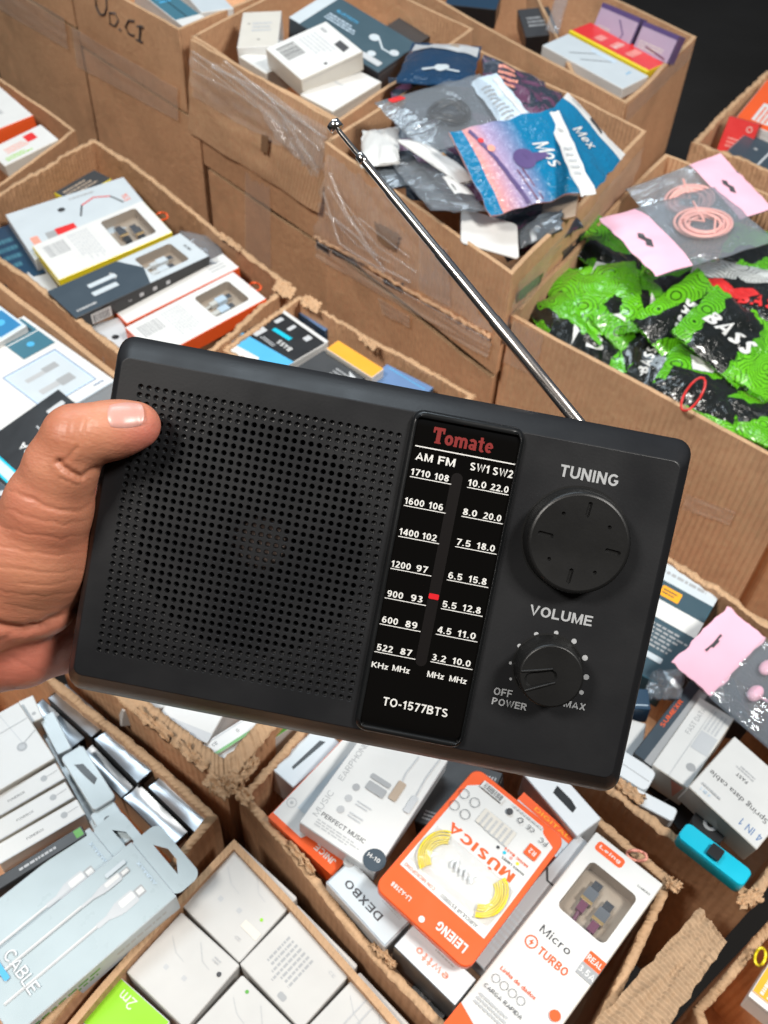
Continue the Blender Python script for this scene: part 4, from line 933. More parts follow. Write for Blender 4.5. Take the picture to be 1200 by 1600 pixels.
it = [('S', 649, 696, 805, 726, .00045, D), ('T', 'AM', 663, 714.5, 27, 13.5, D, .03), ('T', 'FM', 698, 721.5, 27, 13.5, D, .03), ('T', 'SW1', 749.5, 731, 30, 13, D, .03), ('T', 'SW2', 786, 738.5, 32, 13, D, .03)]
for a, b_, x0, y0, x1, y1, hp in rows:
    it.append(('S', x0, y0, x1, y1, .00032, D))
    h_ = 10.5; dy = (y1 - y0) / (x1 - x0); right = '.' in a
    wa = ({4: 29, 3: 22} if right else {4: 31, 3: 25})[len(a)]; wb = {2: 18.5, 3: 23, 4: 29}[len(b_)]
    ca_ = x0 + ((15.5 if len(a) == 4 else 13.5) if right else 16.5); cb_ = x1 - ((14.7 if len(a) == 4 else 17) if right else (15 if len(b_) == 3 else 14.3))
    it.append(('T', a, ca_, y0 + dy * (ca_ - x0) - 8.2, wa, h_, D, .028)); it.append(('T', b_, cb_, y0 + dy * (cb_ - x0) - 8.2, wb, h_, D, .028))
it += [('T', 'KHz', 594, 1040, 27, 10, D, .025), ('T', 'MHz', 627, 1046, 28, 10, D, .025), ('T', 'MHz', 681, 1055.5, 27, 10, D, .025), ('T', 'MHz', 716, 1062.5, 28, 10, D, .025),
       ('T', 'TO-1577BTS', 649, 1105, 103, 14, D, .025), ]
local_art('scale_lettering', glass, it, ZG + .00012)
def brandname():
    # heavy slab lettering of the maker's name, one stroke family per letter
    h_ = .12; L_ = []
    L_.append((.72, [([(0, .90), (.72, .90)], .20), ([(.36, .90), (.36, 0)], .26), ([(.06, 1.0), (.06, .64)], .12), ([(.66, 1.0), (.66, .64)], .12), ([(.16, .05), (.56, .05)], .10)]))
    L_.append((.52, [(_arc(.26, .33, .17, .24, 90, 450, 14), .19)]))
    L_.append((.86, [([(.13, 0), (.13, .62)], .20), (_arc(.30, .42, .15, .16, 180, 0, 8) + [(.45, 0)], .18), (_arc(.60, .42, .15, .16, 180, 0, 8) + [(.75, 0)], .18), ([(0, .04), (.24, .04)], .08), ([(0, .60), (.14, .60)], .08)]))
    L_.append((.52, [(_arc(.24, .44, .17, .16, 150, 0, 8) + [(.41, 0)], .18), (_arc(.22, .19, .13, .12, 90, 450, 10), .15)]))
    L_.append((.40, [([(.20, .88), (.20, .14)] + _arc(.29, .14, .09, .08, 180, 330, 5), .18), ([(0, .60), (.38, .60)], .12)]))
    L_.append((.52, [([(.08, .34), (.43, .34)], .11), (_arc(.26, .33, .17, .24, 0, 310, 14), .17)]))
    m = Mesh(); x0 = 0; tot = sum(w_ for w_, _ in L_) + .05 * 5; p = LP(724, 688, ZG); wd = 96 * (p - RO).length / FPX; k = wd / tot; ht = 25 * (p - RO).length / FPX; li = 0
    for w_, st in L_:
        for pl, t_ in st:
            closed = math.dist(pl[0], pl[-1]) < 1e-3; P_ = pl[:-1] if closed else pl; n = len(P_); Q = []
            for i in range(n):
                a_ = Vector(P_[i - 1]) if (i or closed) else Vector(P_[0]); b_ = Vector(P_[(i + 1) % n]) if (i < n - 1 or closed) else Vector(P_[-1]); d = (b_ - a_).normalized(); nn = Vector((-d.y, d.x)) * t_ / 2
                for s_ in (1, -1): v = Vector(P_[i]) + nn * s_; Q.append((p.x + (x0 + v.x - tot / 2) * k, p.y + (v.y - .5) * ht, ZG + .00012 + li * 4e-6))
            m.add(Q, [[2 * i + 1, 2 * ((i + 1) % n) + 1, 2 * ((i + 1) % n), 2 * i] for i in range(n if closed else n - 1)], 'brand_red'); li += 1
        x0 += w_ + .05
    m.build('brand_lettering', glass)
brandname()
sl = Mesh(); a_, b2 = LP(714, 739, ZG), LP(658, 1041, ZG); xs = (a_.x + b2.x) / 2
P = rrect(xs - .0021, b2.y, xs + .0021, a_.y, .0021, 6); sl.add([(x, y, ZG + .00006) for x, y in P], [list(range(len(P)))], 'dial_slot'); sl.build('tuning_slot', glass)
pt = Mesh(); p_ = LP(678, 932, ZG); P = rrect(xs - .0019, p_.y - .0010, xs + .0019, p_.y + .0010, .0004, 2)
loft(pt, [[(x, y, ZG + .0001) for x, y in P], [(x, y, ZG + .0005) for x, y in P]], 'pointer_red', False); pt.add([(x, y, ZG + .0005) for x, y in P], [list(range(len(P)))], 'pointer_red'); pt.build('pointer', glass)

# panel lettering
Lk = 'label_ink'
it = [('T', 'TUNING', 921, 743, 92, 19, Lk, .035), ('T', 'VOLUME', 876.5, 962, 99, 18, Lk, .035), ('T', 'OFF', 786, 1082, 29, 12, Lk, .03), ('T', 'POWER', 796, 1100, 55, 12, Lk, .03), ('T', 'MAX', 898, 1102, 34, 12, Lk, .03)]
for x, y, r in ((798, 1061, .0006), (797.6, 1036, .0007), (811.5, 1009, .0009), (838, 991, .0010), (869, 989, .0010), (897, 1002, .00115), (914, 1028, .00125), (916, 1058, .00125), (908.6, 1082, .0010)): it.append(('C', x, y, r * .86, Lk))
local_art('tuning_lettering', radio, it[:1], ZF + .00012); local_art('volume_lettering', radio, it[1:], ZF + .00012)

def knob(name, c, R, h, holes, base=1.035):
    m = Mesh(); n = 64; cx, cy = c
    ring = lambda r, z: [(cx + r * math.cos(2 * math.pi * k / n), cy + r * math.sin(2 * math.pi * k / n), z) for k in range(n)]
    loft(m, [ring(R * base, ZF + .0002), ring(R * base, ZF + .0012), ring(R * 1.015, ZF + .0018), ring(R, ZF + h - .0016), ring(R * .985, ZF + h - .0007), ring(R * .955, ZF + h - .0002), ring(R * .92, ZF + h)], 'knob_plastic', True)
    V, F = fillpoly([[p[:2] for p in ring(R * .92, 0)]] + holes, ZF + h); m.add(V, F, 'knob_plastic')
    for hl in holes:
        mx = sum(p[0] for p in hl) / len(hl); my = sum(p[1] for p in hl) / len(hl)
        low = [(mx + (x - mx) * .86, my + (y - my) * .86, ZF + h - .0009) for x, y in hl]
        loft(m, [[(x, y, ZF + h) for x, y in hl], low][::-1], 'knob_plastic', False); m.add(low, [list(range(len(low)))], 'knob_plastic')
    k = m.build(name, radio)
    rs = Mesh(); rs.add(ring(R * base + .0007, ZF + .00015), [list(range(n))], 'cavity'); rs.build('knob_recess_shadow', k)  # flat black disc, paints the shadow in the gap round the knob
    return k
kc = LP(905.5, 849, ZF + .010); kc0 = (kc.x, kc.y); RK = .0188
holes = []
for k in range(4):
    a = math.radians(86 + 90 * k); d = Vector((math.cos(a), math.sin(a))); n_ = Vector((-d.y, d.x)); c = Vector(kc0) + d * .0125
    pts = rrect(-.0029, -.0008, .0029, .0008, .0007, 4); holes.append([tuple(c + d * x + n_ * y) for x, y in pts])
    a += math.radians(43); c = Vector(kc0) + Vector((math.cos(a), math.sin(a))) * .0122; holes.append([(c.x + .00075 * math.cos(t * .628), c.y + .00075 * math.sin(t * .628)) for t in range(10)])
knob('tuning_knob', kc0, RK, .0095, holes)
vc = LP(861, 1056, ZF + .011); a = math.radians(201); d = Vector((math.cos(a), math.sin(a))); n_ = Vector((-d.y, d.x))
pts = rrect(-.0022, -.0024, .0098, .0024, .0023, 6)
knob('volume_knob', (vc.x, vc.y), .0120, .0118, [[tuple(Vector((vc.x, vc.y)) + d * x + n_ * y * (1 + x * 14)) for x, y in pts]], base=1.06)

rm_ = Mesh(); zt = ZF + .0118
for s_ in (-1, 1):
    q_ = [Vector((vc.x, vc.y)) + d * x + n_ * (s_ * y) for x, y in ((-.0010, .0026), (.004, .0030), (.0104, .0037))]
    tube(rm_, [(v.x, v.y, zt) for v in q_], [.0004, .00055, .0005], 'knob_plastic', 8)
rm_.build('grip_bar', [o for o in bpy.data.objects if o.name == 'volume_knob'][0])

# telescopic antenna
am = Mesh(); ZA = -.020
ab, atp = LP(905, 662, ZA), LP(516, 188, -.032); dirn = (atp - ab)
def AP(t): return ab + dirn * t
def frac(x, y): return ((900 - x) / 385 + (660 - y) / 470) / 2
st = [(-.03, .00262), (.34, .00258), (.343, .00232), (.56, .00228), (.563, .00202), (.76, .00196), (.763, .00172), (.875, .0017)]
tube(am, [AP(t) for t, r in st], [r for t, r in st], 'brushed', 20); ant = am.build('antenna', radio)
a2 = Mesh(); tube(a2, [AP(t) for t in (.862, .866, .884, .888)], [.0017, .0019, .0018, .0011], 'chrome', 20); tube(a2, [AP(t) for t in (.885, .975)], [.00105, .0010], 'chrome', 14)
a2.build('thin_section', ant)
a3 = Mesh(); tube(a3, [AP(t) for t in (.968, .969, .990, .992)], [.0024, .0029, .0029, .0024], 'chrome', 20); a3.build('tip', ant)
a4 = Mesh(); tube(a4, [AP(-.045), AP(-.01)], [.0035, .0030], 'bezel_plastic', 16); a4.build('pivot', ant)

# ------------------------------------------------------------------ the hand holding it
def hand():
    S = 1.0
    P = lambda x, y, z, r: (np.array(LP(x, y, z)), r)
    ch = []   # (pA, rA, pB, rB, k)
    def chain(pts, k=.006):
        for a, b in zip(pts, pts[1:]): ch.append((a[0], a[1], b[0], b[1], k))
    T = [P(217, 664, .0185, .0078), P(196, 668, .0198, .0092), P(165, 674, .0208, .0102), P(118, 684, .0215, .0114), P(96, 730, .018, .0128), P(76, 790, .012, .0158), P(55, 860, .003, .0200), P(-20, 925, -.008, .0245), P(-130, 980, -.012, .0270)]
    chain(T, .004)
    chain([P(55, 870, .0, .0195), P(60, 935, -.008, .0160)], .008)
    chain([P(30, 1000, -.024, .0205), P(-100, 1000, -.024, .026)], .0045)
    chain([P(80, 930, -.030, .0150), P(95, 1010, -.036, .0120)], .006)
    chain([P(100, 850, -.036, .0135), P(100, 960, -.040, .013)], .006)
    chain([P(-100, 985, -.018, .028), P(-330, 1080, -.026, .0285), P(-700, 1230, -.034, .034)], .012)
    for y0, pts, r in ((780, [(128, 775, -.034), (168, 770, -.046), (280, 745, -.0485), (380, 740, -.046)], .0098), (850, [(110, 860, -.036), (165, 850, -.049), (290, 835, -.052), (405, 830, -.046)], .0102),
                       (930, [(110, 930, -.038), (160, 925, -.049), (280, 915, -.050), (385, 915, -.0455)], .0098), (1000, [(100, 1000, -.036), (150, 995, -.048), (235, 990, -.048), (320, 990, -.045)], .0084)):
        q = [P(x, y, z - .001, r * f) for (x, y, z), f in zip(pts, (1.12, 1.05, .95, .82))]
        chain([P(60, (y0 + 940) / 2, -.032, .015)] + q, .003)
    lo = np.min([np.minimum(a - ra, b - rb) for a, ra, b, rb, k in ch], 0) - .006; hi = np.max([np.maximum(a + ra, b + rb) for a, ra, b, rb, k in ch], 0) + .006
    hs_ = .0013; lo[0] = max(lo[0], -.215)
    gx = np.arange(lo[0], hi[0], hs_); gy = np.arange(lo[1], hi[1], hs_); gz_ = np.arange(lo[2], hi[2], hs_)
    def sdf(Q):
        out = None
        for a, ra, b, rb, k in ch:
            ab_ = b - a; L2 = ab_.dot(ab_) + 1e-12; t = np.clip(((Q - a) @ ab_) / L2, 0, 1)
            d = np.linalg.norm(Q - a - t[..., None] * ab_, axis=-1) - (ra + (rb - ra) * t)
            if out is None: out = d
            else:
                h = np.clip(.5 + .5 * (out - d) / k, 0, 1); out = out * (1 - h) + d * h - k * h * (1 - h)
        return out
    shp = (len(gx), len(gy), len(gz_)); D_ = np.empty(shp, np.float32)
    Yg, Zg = np.meshgrid(gy, gz_, indexing='ij')
    for i, x in enumerate(gx): D_[i] = sdf(np.stack([np.full_like(Yg, x), Yg, Zg], -1))
    D_[0] = .001                                       # close the arm beyond the frame
    # surface nets
    s = D_ < 0; c = np.zeros(tuple(n - 1 for n in shp), int)
    for dx in (0, 1):
        for dy in (0, 1):
            for dz in (0, 1): c += s[dx:shp[0] - 1 + dx, dy:shp[1] - 1 + dy, dz:shp[2] - 1 + dz]
    act = (c > 0) & (c < 8); idx = -np.ones(act.shape, int); A = np.argwhere(act); idx[act] = np.arange(len(A))
    acc = np.zeros((len(A), 3)); cnt = np.zeros(len(A))
    cor = [(x, y, z) for x in (0, 1) for y in (0, 1) for z in (0, 1)]
    for p in cor:
        for ax in range(3):
            if p[ax]: continue
            q = list(p); q[ax] = 1
            va = D_[A[:, 0] + p[0], A[:, 1] + p[1], A[:, 2] + p[2]]; vb = D_[A[:, 0] + q[0], A[:, 1] + q[1], A[:, 2] + q[2]]
            m_ = (va < 0) != (vb < 0); t = np.where(m_, va / np.where(m_, va - vb, 1), 0); pos = np.tile(np.array(p, float), (len(A), 1)); pos[:, ax] += t
            acc[m_] += pos[m_]; cnt[m_] += 1
    V = (A + acc / cnt[:, None]) * hs_ + np.array([gx[0], gy[0], gz_[0]])
    F = []
    for ax in range(3):
        o = [0, 1, 2]; o.remove(ax); sl0 = [slice(None)] * 3; sl1 = [slice(None)] * 3; sl0[ax] = slice(0, -1); sl1[ax] = slice(1, None)
        sa, sb = s[tuple(sl0)], s[tuple(sl1)]; E = np.argwhere(sa != sb); E = E[(E[:, o[0]] > 0) & (E[:, o[1]] > 0) & (E[:, o[0]] < shp[o[0]] - 1) & (E[:, o[1]] < shp[o[1]] - 1)]
        ins = s[E[:, 0], E[:, 1], E[:, 2]]
        def I(da, db):
            q = E.copy(); q[:, o[0]] -= da; q[:, o[1]] -= db; return idx[q[:, 0], q[:, 1], q[:, 2]]
        quad = np.stack([I(0, 0), I(1, 0), I(1, 1), I(0, 1)], 1); flip = ins if ax != 1 else ~ins
        quad[~flip] = quad[~flip][:, ::-1]; F.append(quad)
    F = np.concatenate(F); F = F[(F >= 0).all(1)]
    me = bpy.data.meshes.new('person'); me.from_pydata(V.tolist(), [], F.tolist()); me.update()
    o = bpy.data.objects.new('tmp', me); COL.objects.link(o); md = o.modifiers.new('s', 'SUBSURF'); md.levels = 1; md.render_levels = 1; md.subdivision_type = 'CATMULL_CLARK'
    me2 = bpy.data.meshes.new_from_object(o.evaluated_get(bpy.context.evaluated_depsgraph_get())); bpy.data.objects.remove(o)
    n = len(me2.vertices); V = np.empty(n * 3); me2.vertices.foreach_get('co', V); V = V.reshape(-1, 3)
    def grad(Q):
        e = 4e-4; return np.stack([(sdf(Q + np.eye(3)[k] * e) - sdf(Q - np.eye(3)[k] * e)) / (2 * e) for k in range(3)], -1)
    G = grad(V); G /= np.linalg.norm(G, axis=1, keepdims=True); V = V - G * sdf(V)[:, None]
    # creases and folds, drawn in the photo's frame on the side of the hand that faces the lens
    Q = V - np.array(RO); Rr = np.array(RR); Qc = Q @ Rr            # back to world axes
    zz = Qc @ np.array(_f); PX = 600 + FPX * (Qc @ np.array(_r)) / zz; PY = 800 - FPX * (Qc @ np.array(_u)) / zz
    facing = np.clip(-(np.einsum('ij,ij->i', G, Q / np.linalg.norm(Q, axis=1, keepdims=True))), 0, 1)
    disp = np.zeros(n)
    creases = [([(150, 733), (128, 745), (112, 741), (92, 722)], 1.0, 4.5), ([(140, 752), (118, 758), (96, 748)], .45, 3.5), ([(142, 790), (118, 800), (80, 795), (40, 775), (15, 768)], .55, 4),
               ([(140, 812), (100, 820), (50, 810), (10, 795)], .35, 3.2), ([(138, 835), (96, 842), (40, 834), (0, 822)], .35, 3.2), ([(136, 862), (90, 868), (40, 862), (-10, 850)], .3, 3),
               ([(130, 890), (80, 896), (30, 890), (-10, 884)], .35, 3), ([(125, 905), (75, 915), (30, 912)], .25, 2.6), ([(118, 925), (70, 932), (20, 928), (-10, 920)], .35, 3), ([(100, 950), (60, 954), (10, 945)], .3, 3),
               ([(138, 925), (118, 948), (88, 968), (60, 980), (25, 984), (-10, 975)], 2.0, 7), ([(60, 980), (40, 990), (15, 992), (-10, 1004)], .6, 5),
               ([(138, 655), (134, 672), (138, 690)], .28, 3), ([(128, 652), (123, 672), (127, 694)], .25, 3), ([(112, 655), (108, 672), (112, 690)], .2, 2.6), ([(100, 660), (96, 676), (98, 692)], .2, 2.6),
               ([(60, 720), (40, 750), (20, 790)], .2, 4), ([(120, 700), (108, 715), (90, 722)], .35, 4), ([(20, 1030), (60, 1050), (100, 1050)], .25, 5)]
    for pl, dp, sg in creases:
        best = np.full(n, 1e9)
        fine = []
        for a, b in zip(pl, pl[1:]): fine += [(a[0] + (b[0] - a[0]) * t, a[1] + (b[1] - a[1]) * t + 1.6 * math.sin((a[0] + (b[0] - a[0]) * t) * .21)) for t in (0, .33, .66)]
        fine.append(pl[-1])
        for a, b in zip(fine, fine[1:]):
            a = np.array(a); b = np.array(b); d = b - a; t = np.clip(((PX - a[0]) * d[0] + (PY - a[1]) * d[1]) / (d @ d), 0, 1)
            best = np.minimum(best, np.hypot(PX - a[0] - t * d[0], PY - a[1] - t * d[1]))
        kk = 1.25 if dp > .9 else .75; disp -= dp * kk * .001 * np.exp(-(best / (sg * (1 if dp > .9 else .72))) ** 2) * facing; disp += dp * kk * .00022 * np.exp(-((best - sg * 2.2) / (sg * 1.3)) ** 2) * facing
    # nail fold and pad
    nx, ny = PX - 193, PY - 648
    V = V + G * disp[:, None]
    me2.vertices.foreach_set('co', V.ravel()); me2.update()
    ca_ = me2.color_attributes.new('tone', 'FLOAT_COLOR', 'POINT')
    pink = np.clip(np.exp(-(((PX - 235) / 45) ** 2 + ((PY - 680) / 40) ** 2)) + .9 / (1 + np.exp(-(PY - 985 + .15 * (PX - 60)) / 14)) + .8 * (V[:, 2] < -.026), 0, 1)
    knuck = np.exp(-(((PX - 95) / 40) ** 2 + ((PY - 668) / 30) ** 2)) * .7
    bufc = np.stack([pink, knuck, np.zeros(n), np.ones(n)], 1); ca_.data.foreach_set('color', bufc.ravel())
    me2.polygons.foreach_set('use_smooth', [True] * len(me2.polygons)); me2.materials.clear(); me2.materials.append(MATS['skin'])
    o = bpy.data.objects.new('person', me2); COL.objects.link(o)
    T_ = np.array(LP(-20, 960, -.012)); me2.transform(Matrix.Translation([-t for t in T_])); o.matrix_world = RM @ Matrix.Translation(T_.tolist())
    tag(o, 'bare brown left hand, thumb pressed on the front of the radio', 'person')
    # thumbnail: a thin curved plate following the thumb
    NP = []; nu, nv = 22, 16
    cx, cy = 196, 649; a = math.radians(-3)
    for j in range(nv + 1):
        for i in range(nu + 1):
            u, v = 2 * i / nu - 1, 2 * j / nv - 1
            # superellipse outline, free edge to the right
            su = u * math.sqrt(max(0, 1 - .30 * v * v)) ; sv = v * math.sqrt(max(0, 1 - .28 * u * u))
            X_ = su * 28; Y_ = sv * 19.5; x, y = cx + X_ * math.cos(a) - Y_ * math.sin(a), cy + X_ * math.sin(a) + Y_ * math.cos(a)
            NP.append((x, y, u, v))
    d = np.array([list(RR @ ray(x, y)) for x, y, _, _ in NP]); d /= np.linalg.norm(d, axis=1, keepdims=True)
    t = np.full(len(NP), .30)
    for _ in range(60): t += np.clip(sdf(np.array(RO) + d * t[:, None]), -.004, .004) * .8
    H = np.array(RO) + d * t[:, None]; G2 = grad(H); G2 /= np.linalg.norm(G2, axis=1, keepdims=True)
    lift = np.array([(.0006 if u < .85 else .0008) * (1 - .75 * max(abs(v), max(0, -u)) ** 6) for _, _, u, v in NP])
    top = H + G2 * lift[:, None]; bot = H - G2 * .0008
    m = Mesh(); T3 = [tuple(p) for p in top - T_]; B3 = [tuple(p) for p in bot - T_]
    F = [[j * (nu + 1) + i, (j + 1) * (nu + 1) + i, (j + 1) * (nu + 1) + i + 1, j * (nu + 1) + i + 1] for j in range(nv) for i in range(nu)]
    m.add(T3, F, 'nail', smooth=True)
    e = [i for i in range(nu + 1)] + [j * (nu + 1) + nu for j in range(1, nv + 1)] + [nv * (nu + 1) + i for i in range(nu - 1, -1, -1)] + [j * (nu + 1) for j in range(nv - 1, 0, -1)]
    L_ = len(e); m.add([T3[i] for i in e] + [B3[i] for i in e], [[i, (i + 1) % L_, L_ + (i + 1) % L_, L_ + i] for i in range(L_)], 'nail', smooth=True)
    m.build('thumbnail', o)
def skin():
    m, b, nt = principled('skin'); N = nt.nodes.new; L = nt.links.new
    vc = N('ShaderNodeVertexColor'); vc.layer_name = 'tone'; sp = N('ShaderNodeSeparateColor'); L(vc.outputs[0], sp.inputs[0])
    tc = N('ShaderNodeTexCoord'); n1 = N('ShaderNodeTexNoise'); n1.inputs['Scale'].default_value = 70; n1.inputs['Detail'].default_value = 5; L(tc.outputs['Object'], n1.inputs['Vector'])
    m0 = N('ShaderNodeMixRGB'); m0.inputs[1].default_value = (.40, .155, .085, 1); m0.inputs[2].default_value = (.52, .225, .135, 1); L(n1.outputs['Fac'], m0.inputs[0])
    m1 = N('ShaderNodeMixRGB'); m1.inputs[2].default_value = (.56, .18, .13, 1); L(sp.outputs[0], m1.inputs[0]); L(m0.outputs[0], m1.inputs[1])
    m2 = N('ShaderNodeMixRGB'); m2.inputs[2].default_value = (.34, .12, .06, 1); L(sp.outputs[1], m2.inputs[0]); L(m1.outputs[0], m2.inputs[1])
    n5 = N('ShaderNodeTexNoise'); n5.inputs['Scale'].default_value = 28; n5.inputs['Detail'].default_value = 4; L(tc.outputs['Object'], n5.inputs['Vector'])
    r5 = N('ShaderNodeMapRange'); r5.inputs[1].default_value = .42; r5.inputs[2].default_value = .68; r5.inputs[4].default_value = .55; L(n5.outputs['Fac'], r5.inputs[0])
    m5 = N('ShaderNodeMixRGB'); m5.inputs[2].default_value = (.40, .12, .075, 1); L(r5.outputs[0], m5.inputs[0]); L(m2.outputs[0], m5.inputs[1]); L(m5.outputs[0], b.inputs['Base Color']); b.inputs['Roughness'].default_value = .46
    b.inputs['Subsurface Weight'].default_value = .18; b.inputs['Subsurface Radius'].default_value = (.006, .002, .001); b.inputs['Subsurface Scale'].default_value = .6
    vo = N('ShaderNodeTexVoronoi'); vo.inputs['Scale'].default_value = 900; mp = N('ShaderNodeMapping'); mp.inputs['Scale'].default_value = (.45, 1, 1); L(tc.outputs['Object'], mp.inputs[0]); L(mp.outputs[0], vo.inputs['Vector'])
    n2 = N('ShaderNodeTexNoise'); n2.inputs['Scale'].default_value = 120; n2.inputs['Detail'].default_value = 3; m3 = N('ShaderNodeMapping'); m3.inputs['Scale'].default_value = (.22, 2.8, 1); L(tc.outputs['Object'], m3.inputs[0]); L(m3.outputs[0], n2.inputs['Vector'])
    ad = N('ShaderNodeMath'); ad.operation = 'MULTIPLY_ADD'; ad.inputs[1].default_value = .35; L(vo.outputs['Distance'], ad.inputs[0]); L(n2.outputs['Fac'], ad.inputs[2])
    bp = N('ShaderNodeBump'); bp.inputs['Strength'].default_value = .36; bp.inputs['Distance'].default_value = .0006; L(ad.outputs[0], bp.inputs['Height']); L(bp.outputs[0], b.inputs['Normal'])
    MATS['skin'] = m
    m, b, nt = principled('nail'); b.inputs['Base Color'].default_value = (.52, .27, .23, 1); b.inputs['Roughness'].default_value = .34; b.inputs['Subsurface Weight'].default_value = .1; b.inputs['Subsurface Radius'].default_value = (.004, .002, .001); MATS['nail'] = m
skin(); hand()

# ------------------------------------------------------------------ goods in the cartons
def qc(cx, cy, w, h, ang):
    a = math.radians(ang); ux, uy = math.cos(a), -math.sin(a); vx, vy = math.sin(a), math.cos(a)
    return [(cx + ux * i * w / 2 + vx * j * h / 2, cy + uy * i * w / 2 + vy * j * h / 2) for i, j in ((-1, -1), (1, -1), (1, 1), (-1, 1))]

# --- foreground carton (orange blister pack and neighbours)
box('cable_box', 'white box with a clear window over two gold cable plugs, printed Micro TURBO', 'box', [(932, 1295), (1037, 1386), (805, 1702), (690, 1606)], .010, .022, 'white', 'offwhite',
    [('RR', .10, .022, .50, .068, 2.2, 'orange'), ('T', 'Leing', .30, .045, 16, 3.2, 'white', 0, .03), ('T', 'LI-MICRO', .86, .075, 9, 1.5, 'ink', 0), ('T', 'Micro', .40, .475, 22, 5.6, 'ink', 0, .005),
     ('O', .20, .545, 4.2, .9, 'orange'), ('P', [(.21, .53), (.17, .548), (.20, .548), (.19, .565), (.235, .543), (.205, .543)], 'orange'), ('T', 'TURBO', .52, .548, 21, 5.6, 'orange', 0, .03),
     ('R', .78, .415, 1.0, .468, 'orange'), ('T', 'REAL', .89, .441, 10.5, 4.2, 'white', 0, .03), ('R', .78, .468, 1.0, .52, 'grey'), ('T', '3.5A', .89, .494, 11, 4.5, 'white', 0, .03),
     ('T', 'Linha de dados', .36, .70, 26, 2.6, 'orange', 0, .01), ('O', .14, .745, 2.6, .3, 'ink'), ('O', .26, .745, 2.6, .3, 'ink'), ('O', .38, .745, 2.6, .3, 'ink'), ('O', .50, .745, 2.6, .3, 'ink'),
     ('T', 'CARGA RAPIDA', .35, .79, 28, 2.6, 'ink', 0, .01), ('L', .1, .82, .62, .87, 3, 'faint'), ('C', .88, .70, 3.4, 'orange'), ('P', [(0, .90), (.28, .93), (1, .93), (1, 1), (0, 1)], 'orange')],
    windows=[(.17, .115, .86, .365, 'tan', 'gold')])
o = box('earphone_blister', 'orange and white blister pack with coiled yellow earphones, printed MÚSICA', 'blister pack', [(728, 1524), (588, 1380), (742, 1200), (885, 1308)], .030, .007, 'orange', 'orange', [
    ('T', 'LEIENG', .26, .085, 22, 6.0, 'white', 0, .045), ('T', 'LI-A2188', .80, .085, 15, 3.2, 'white', 0, .03), ('C', .53, .045, 2.0, 'white'),
    ('P', [(.05, .20), (.95, .20), (.95, .86), (.80, .965), (.22, .965), (.18, .93), (.05, .90)], 'white'), ('T', 'AURICULAR ESTEREO', .34, .225, 28, 2.6, 'ink', 0, .02), ('T', 'CON MICROFONO', .76, .225, 24, 2.4, 'orange', 0, .02),
    ('T', 'MÚSICA', .50, .575, 51, 9.5, 'orange', 0, .05), ('T', 'MANOS LIBRES', .22, .645, 17, 1.8, 'ink', 0, .03), ('C', .20, .675, 1.1, 'yellow'), ('C', .27, .675, 1.1, 'rose'), ('C', .34, .675, 1.1, 'cyan'), ('C', .41, .675, 1.1, 'ink'),
    ('T', 'MUSIC BASS', .24, .70, 18, 2, 'orange', 0, .03), ('L', .36, .70, .70, .83, 7, 'ltgrey'), ('R', .36, .71, .70, .82, 'offwhite'), ('LV', .38, .71, .68, .82, 6, 'faint'),
    ('RR', .10, .75, .22, .83, .8, 'orange'), ('T', 'R2', .16, .79, 5, 3.5, 'white', 0, .03), ('O', .80, .70, 3.4, .35, 'ink'), ('O', .92, .70, 3.4, .35, 'ink'), ('O', .80, .80, 3.4, .35, 'ink'), ('O', .92, .80, 3.4, .35, 'ink'),
    ('T', 'FC', .14, .885, 6, 3.4, 'ink', 0, .0), ('T', 'CE', .29, .90, 5.5, 3, 'ink', 0, .0), ('O', .40, .90, 1.9, .5, 'ink'), ('C', .52, .90, 2.3, 'ink'), ('R', .62, .905, .86, .955, 'white'), ('BC', .64, .91, .84, .95, 'ink'), ('L', .2, .94, .55, .955, 1, 'faint')], r=.007, reg=40)
def bubble(o, w, h):
    m = Mesh(); n = 22; P = []
    for j in range(n + 1):
        for i in range(n + 1):
            u, v = i / n, j / n; e = (max(0, 1 - (2 * u - 1) ** 6) * max(0, 1 - (2 * v - 1) ** 6)) ** .5
            P.append(((.08 + .84 * u - .5) * w, (.5 - .26 - .27 * v) * h, .0006 + .0075 * e + .0006 * nz(u * 6, v * 6, 2)))
    m.add(P, [[j * (n + 1) + i, (j + 1) * (n + 1) + i, (j + 1) * (n + 1) + i + 1, j * (n + 1) + i + 1] for j in range(n) for i in range(n)], 'clear_film', smooth=True); m.build('blister_bubble', o)
    for s in (-1, 1):
        m = Mesh()
        for k in range(6):
            r0 = .0095 + k * .0015; cx = s * w * .20; pts = []
            for a in range(-5, 6):
                t = a / 5 * 1.15 + (0 if s > 0 else math.pi); pts.append((cx + r0 * .95 * math.cos(t), (.5 - .40) * h + r0 * 1.0 * math.sin(t), .0020 + .0006 * (k % 3) + .0008 * math.sin(a + k)))
            tube(m, pts, .0007, 'yellow', 6)
        m.build('earphone_cable', o)
    m = Mesh()
    for q in range(5):
        x = (-.10 + .05 * q) * w; tube(m, [(x, .12 * h, .003), (x + .002, .09 * h, .0034), (x + .003 * (q % 2), .06 * h, .003)], .0008, 'shinywhite', 6)
    m.build('earphone_plug', o)
bubble(o, *fit([(728, 1524), (588, 1380), (742, 1200), (885, 1308)], .030, 40)[1:])
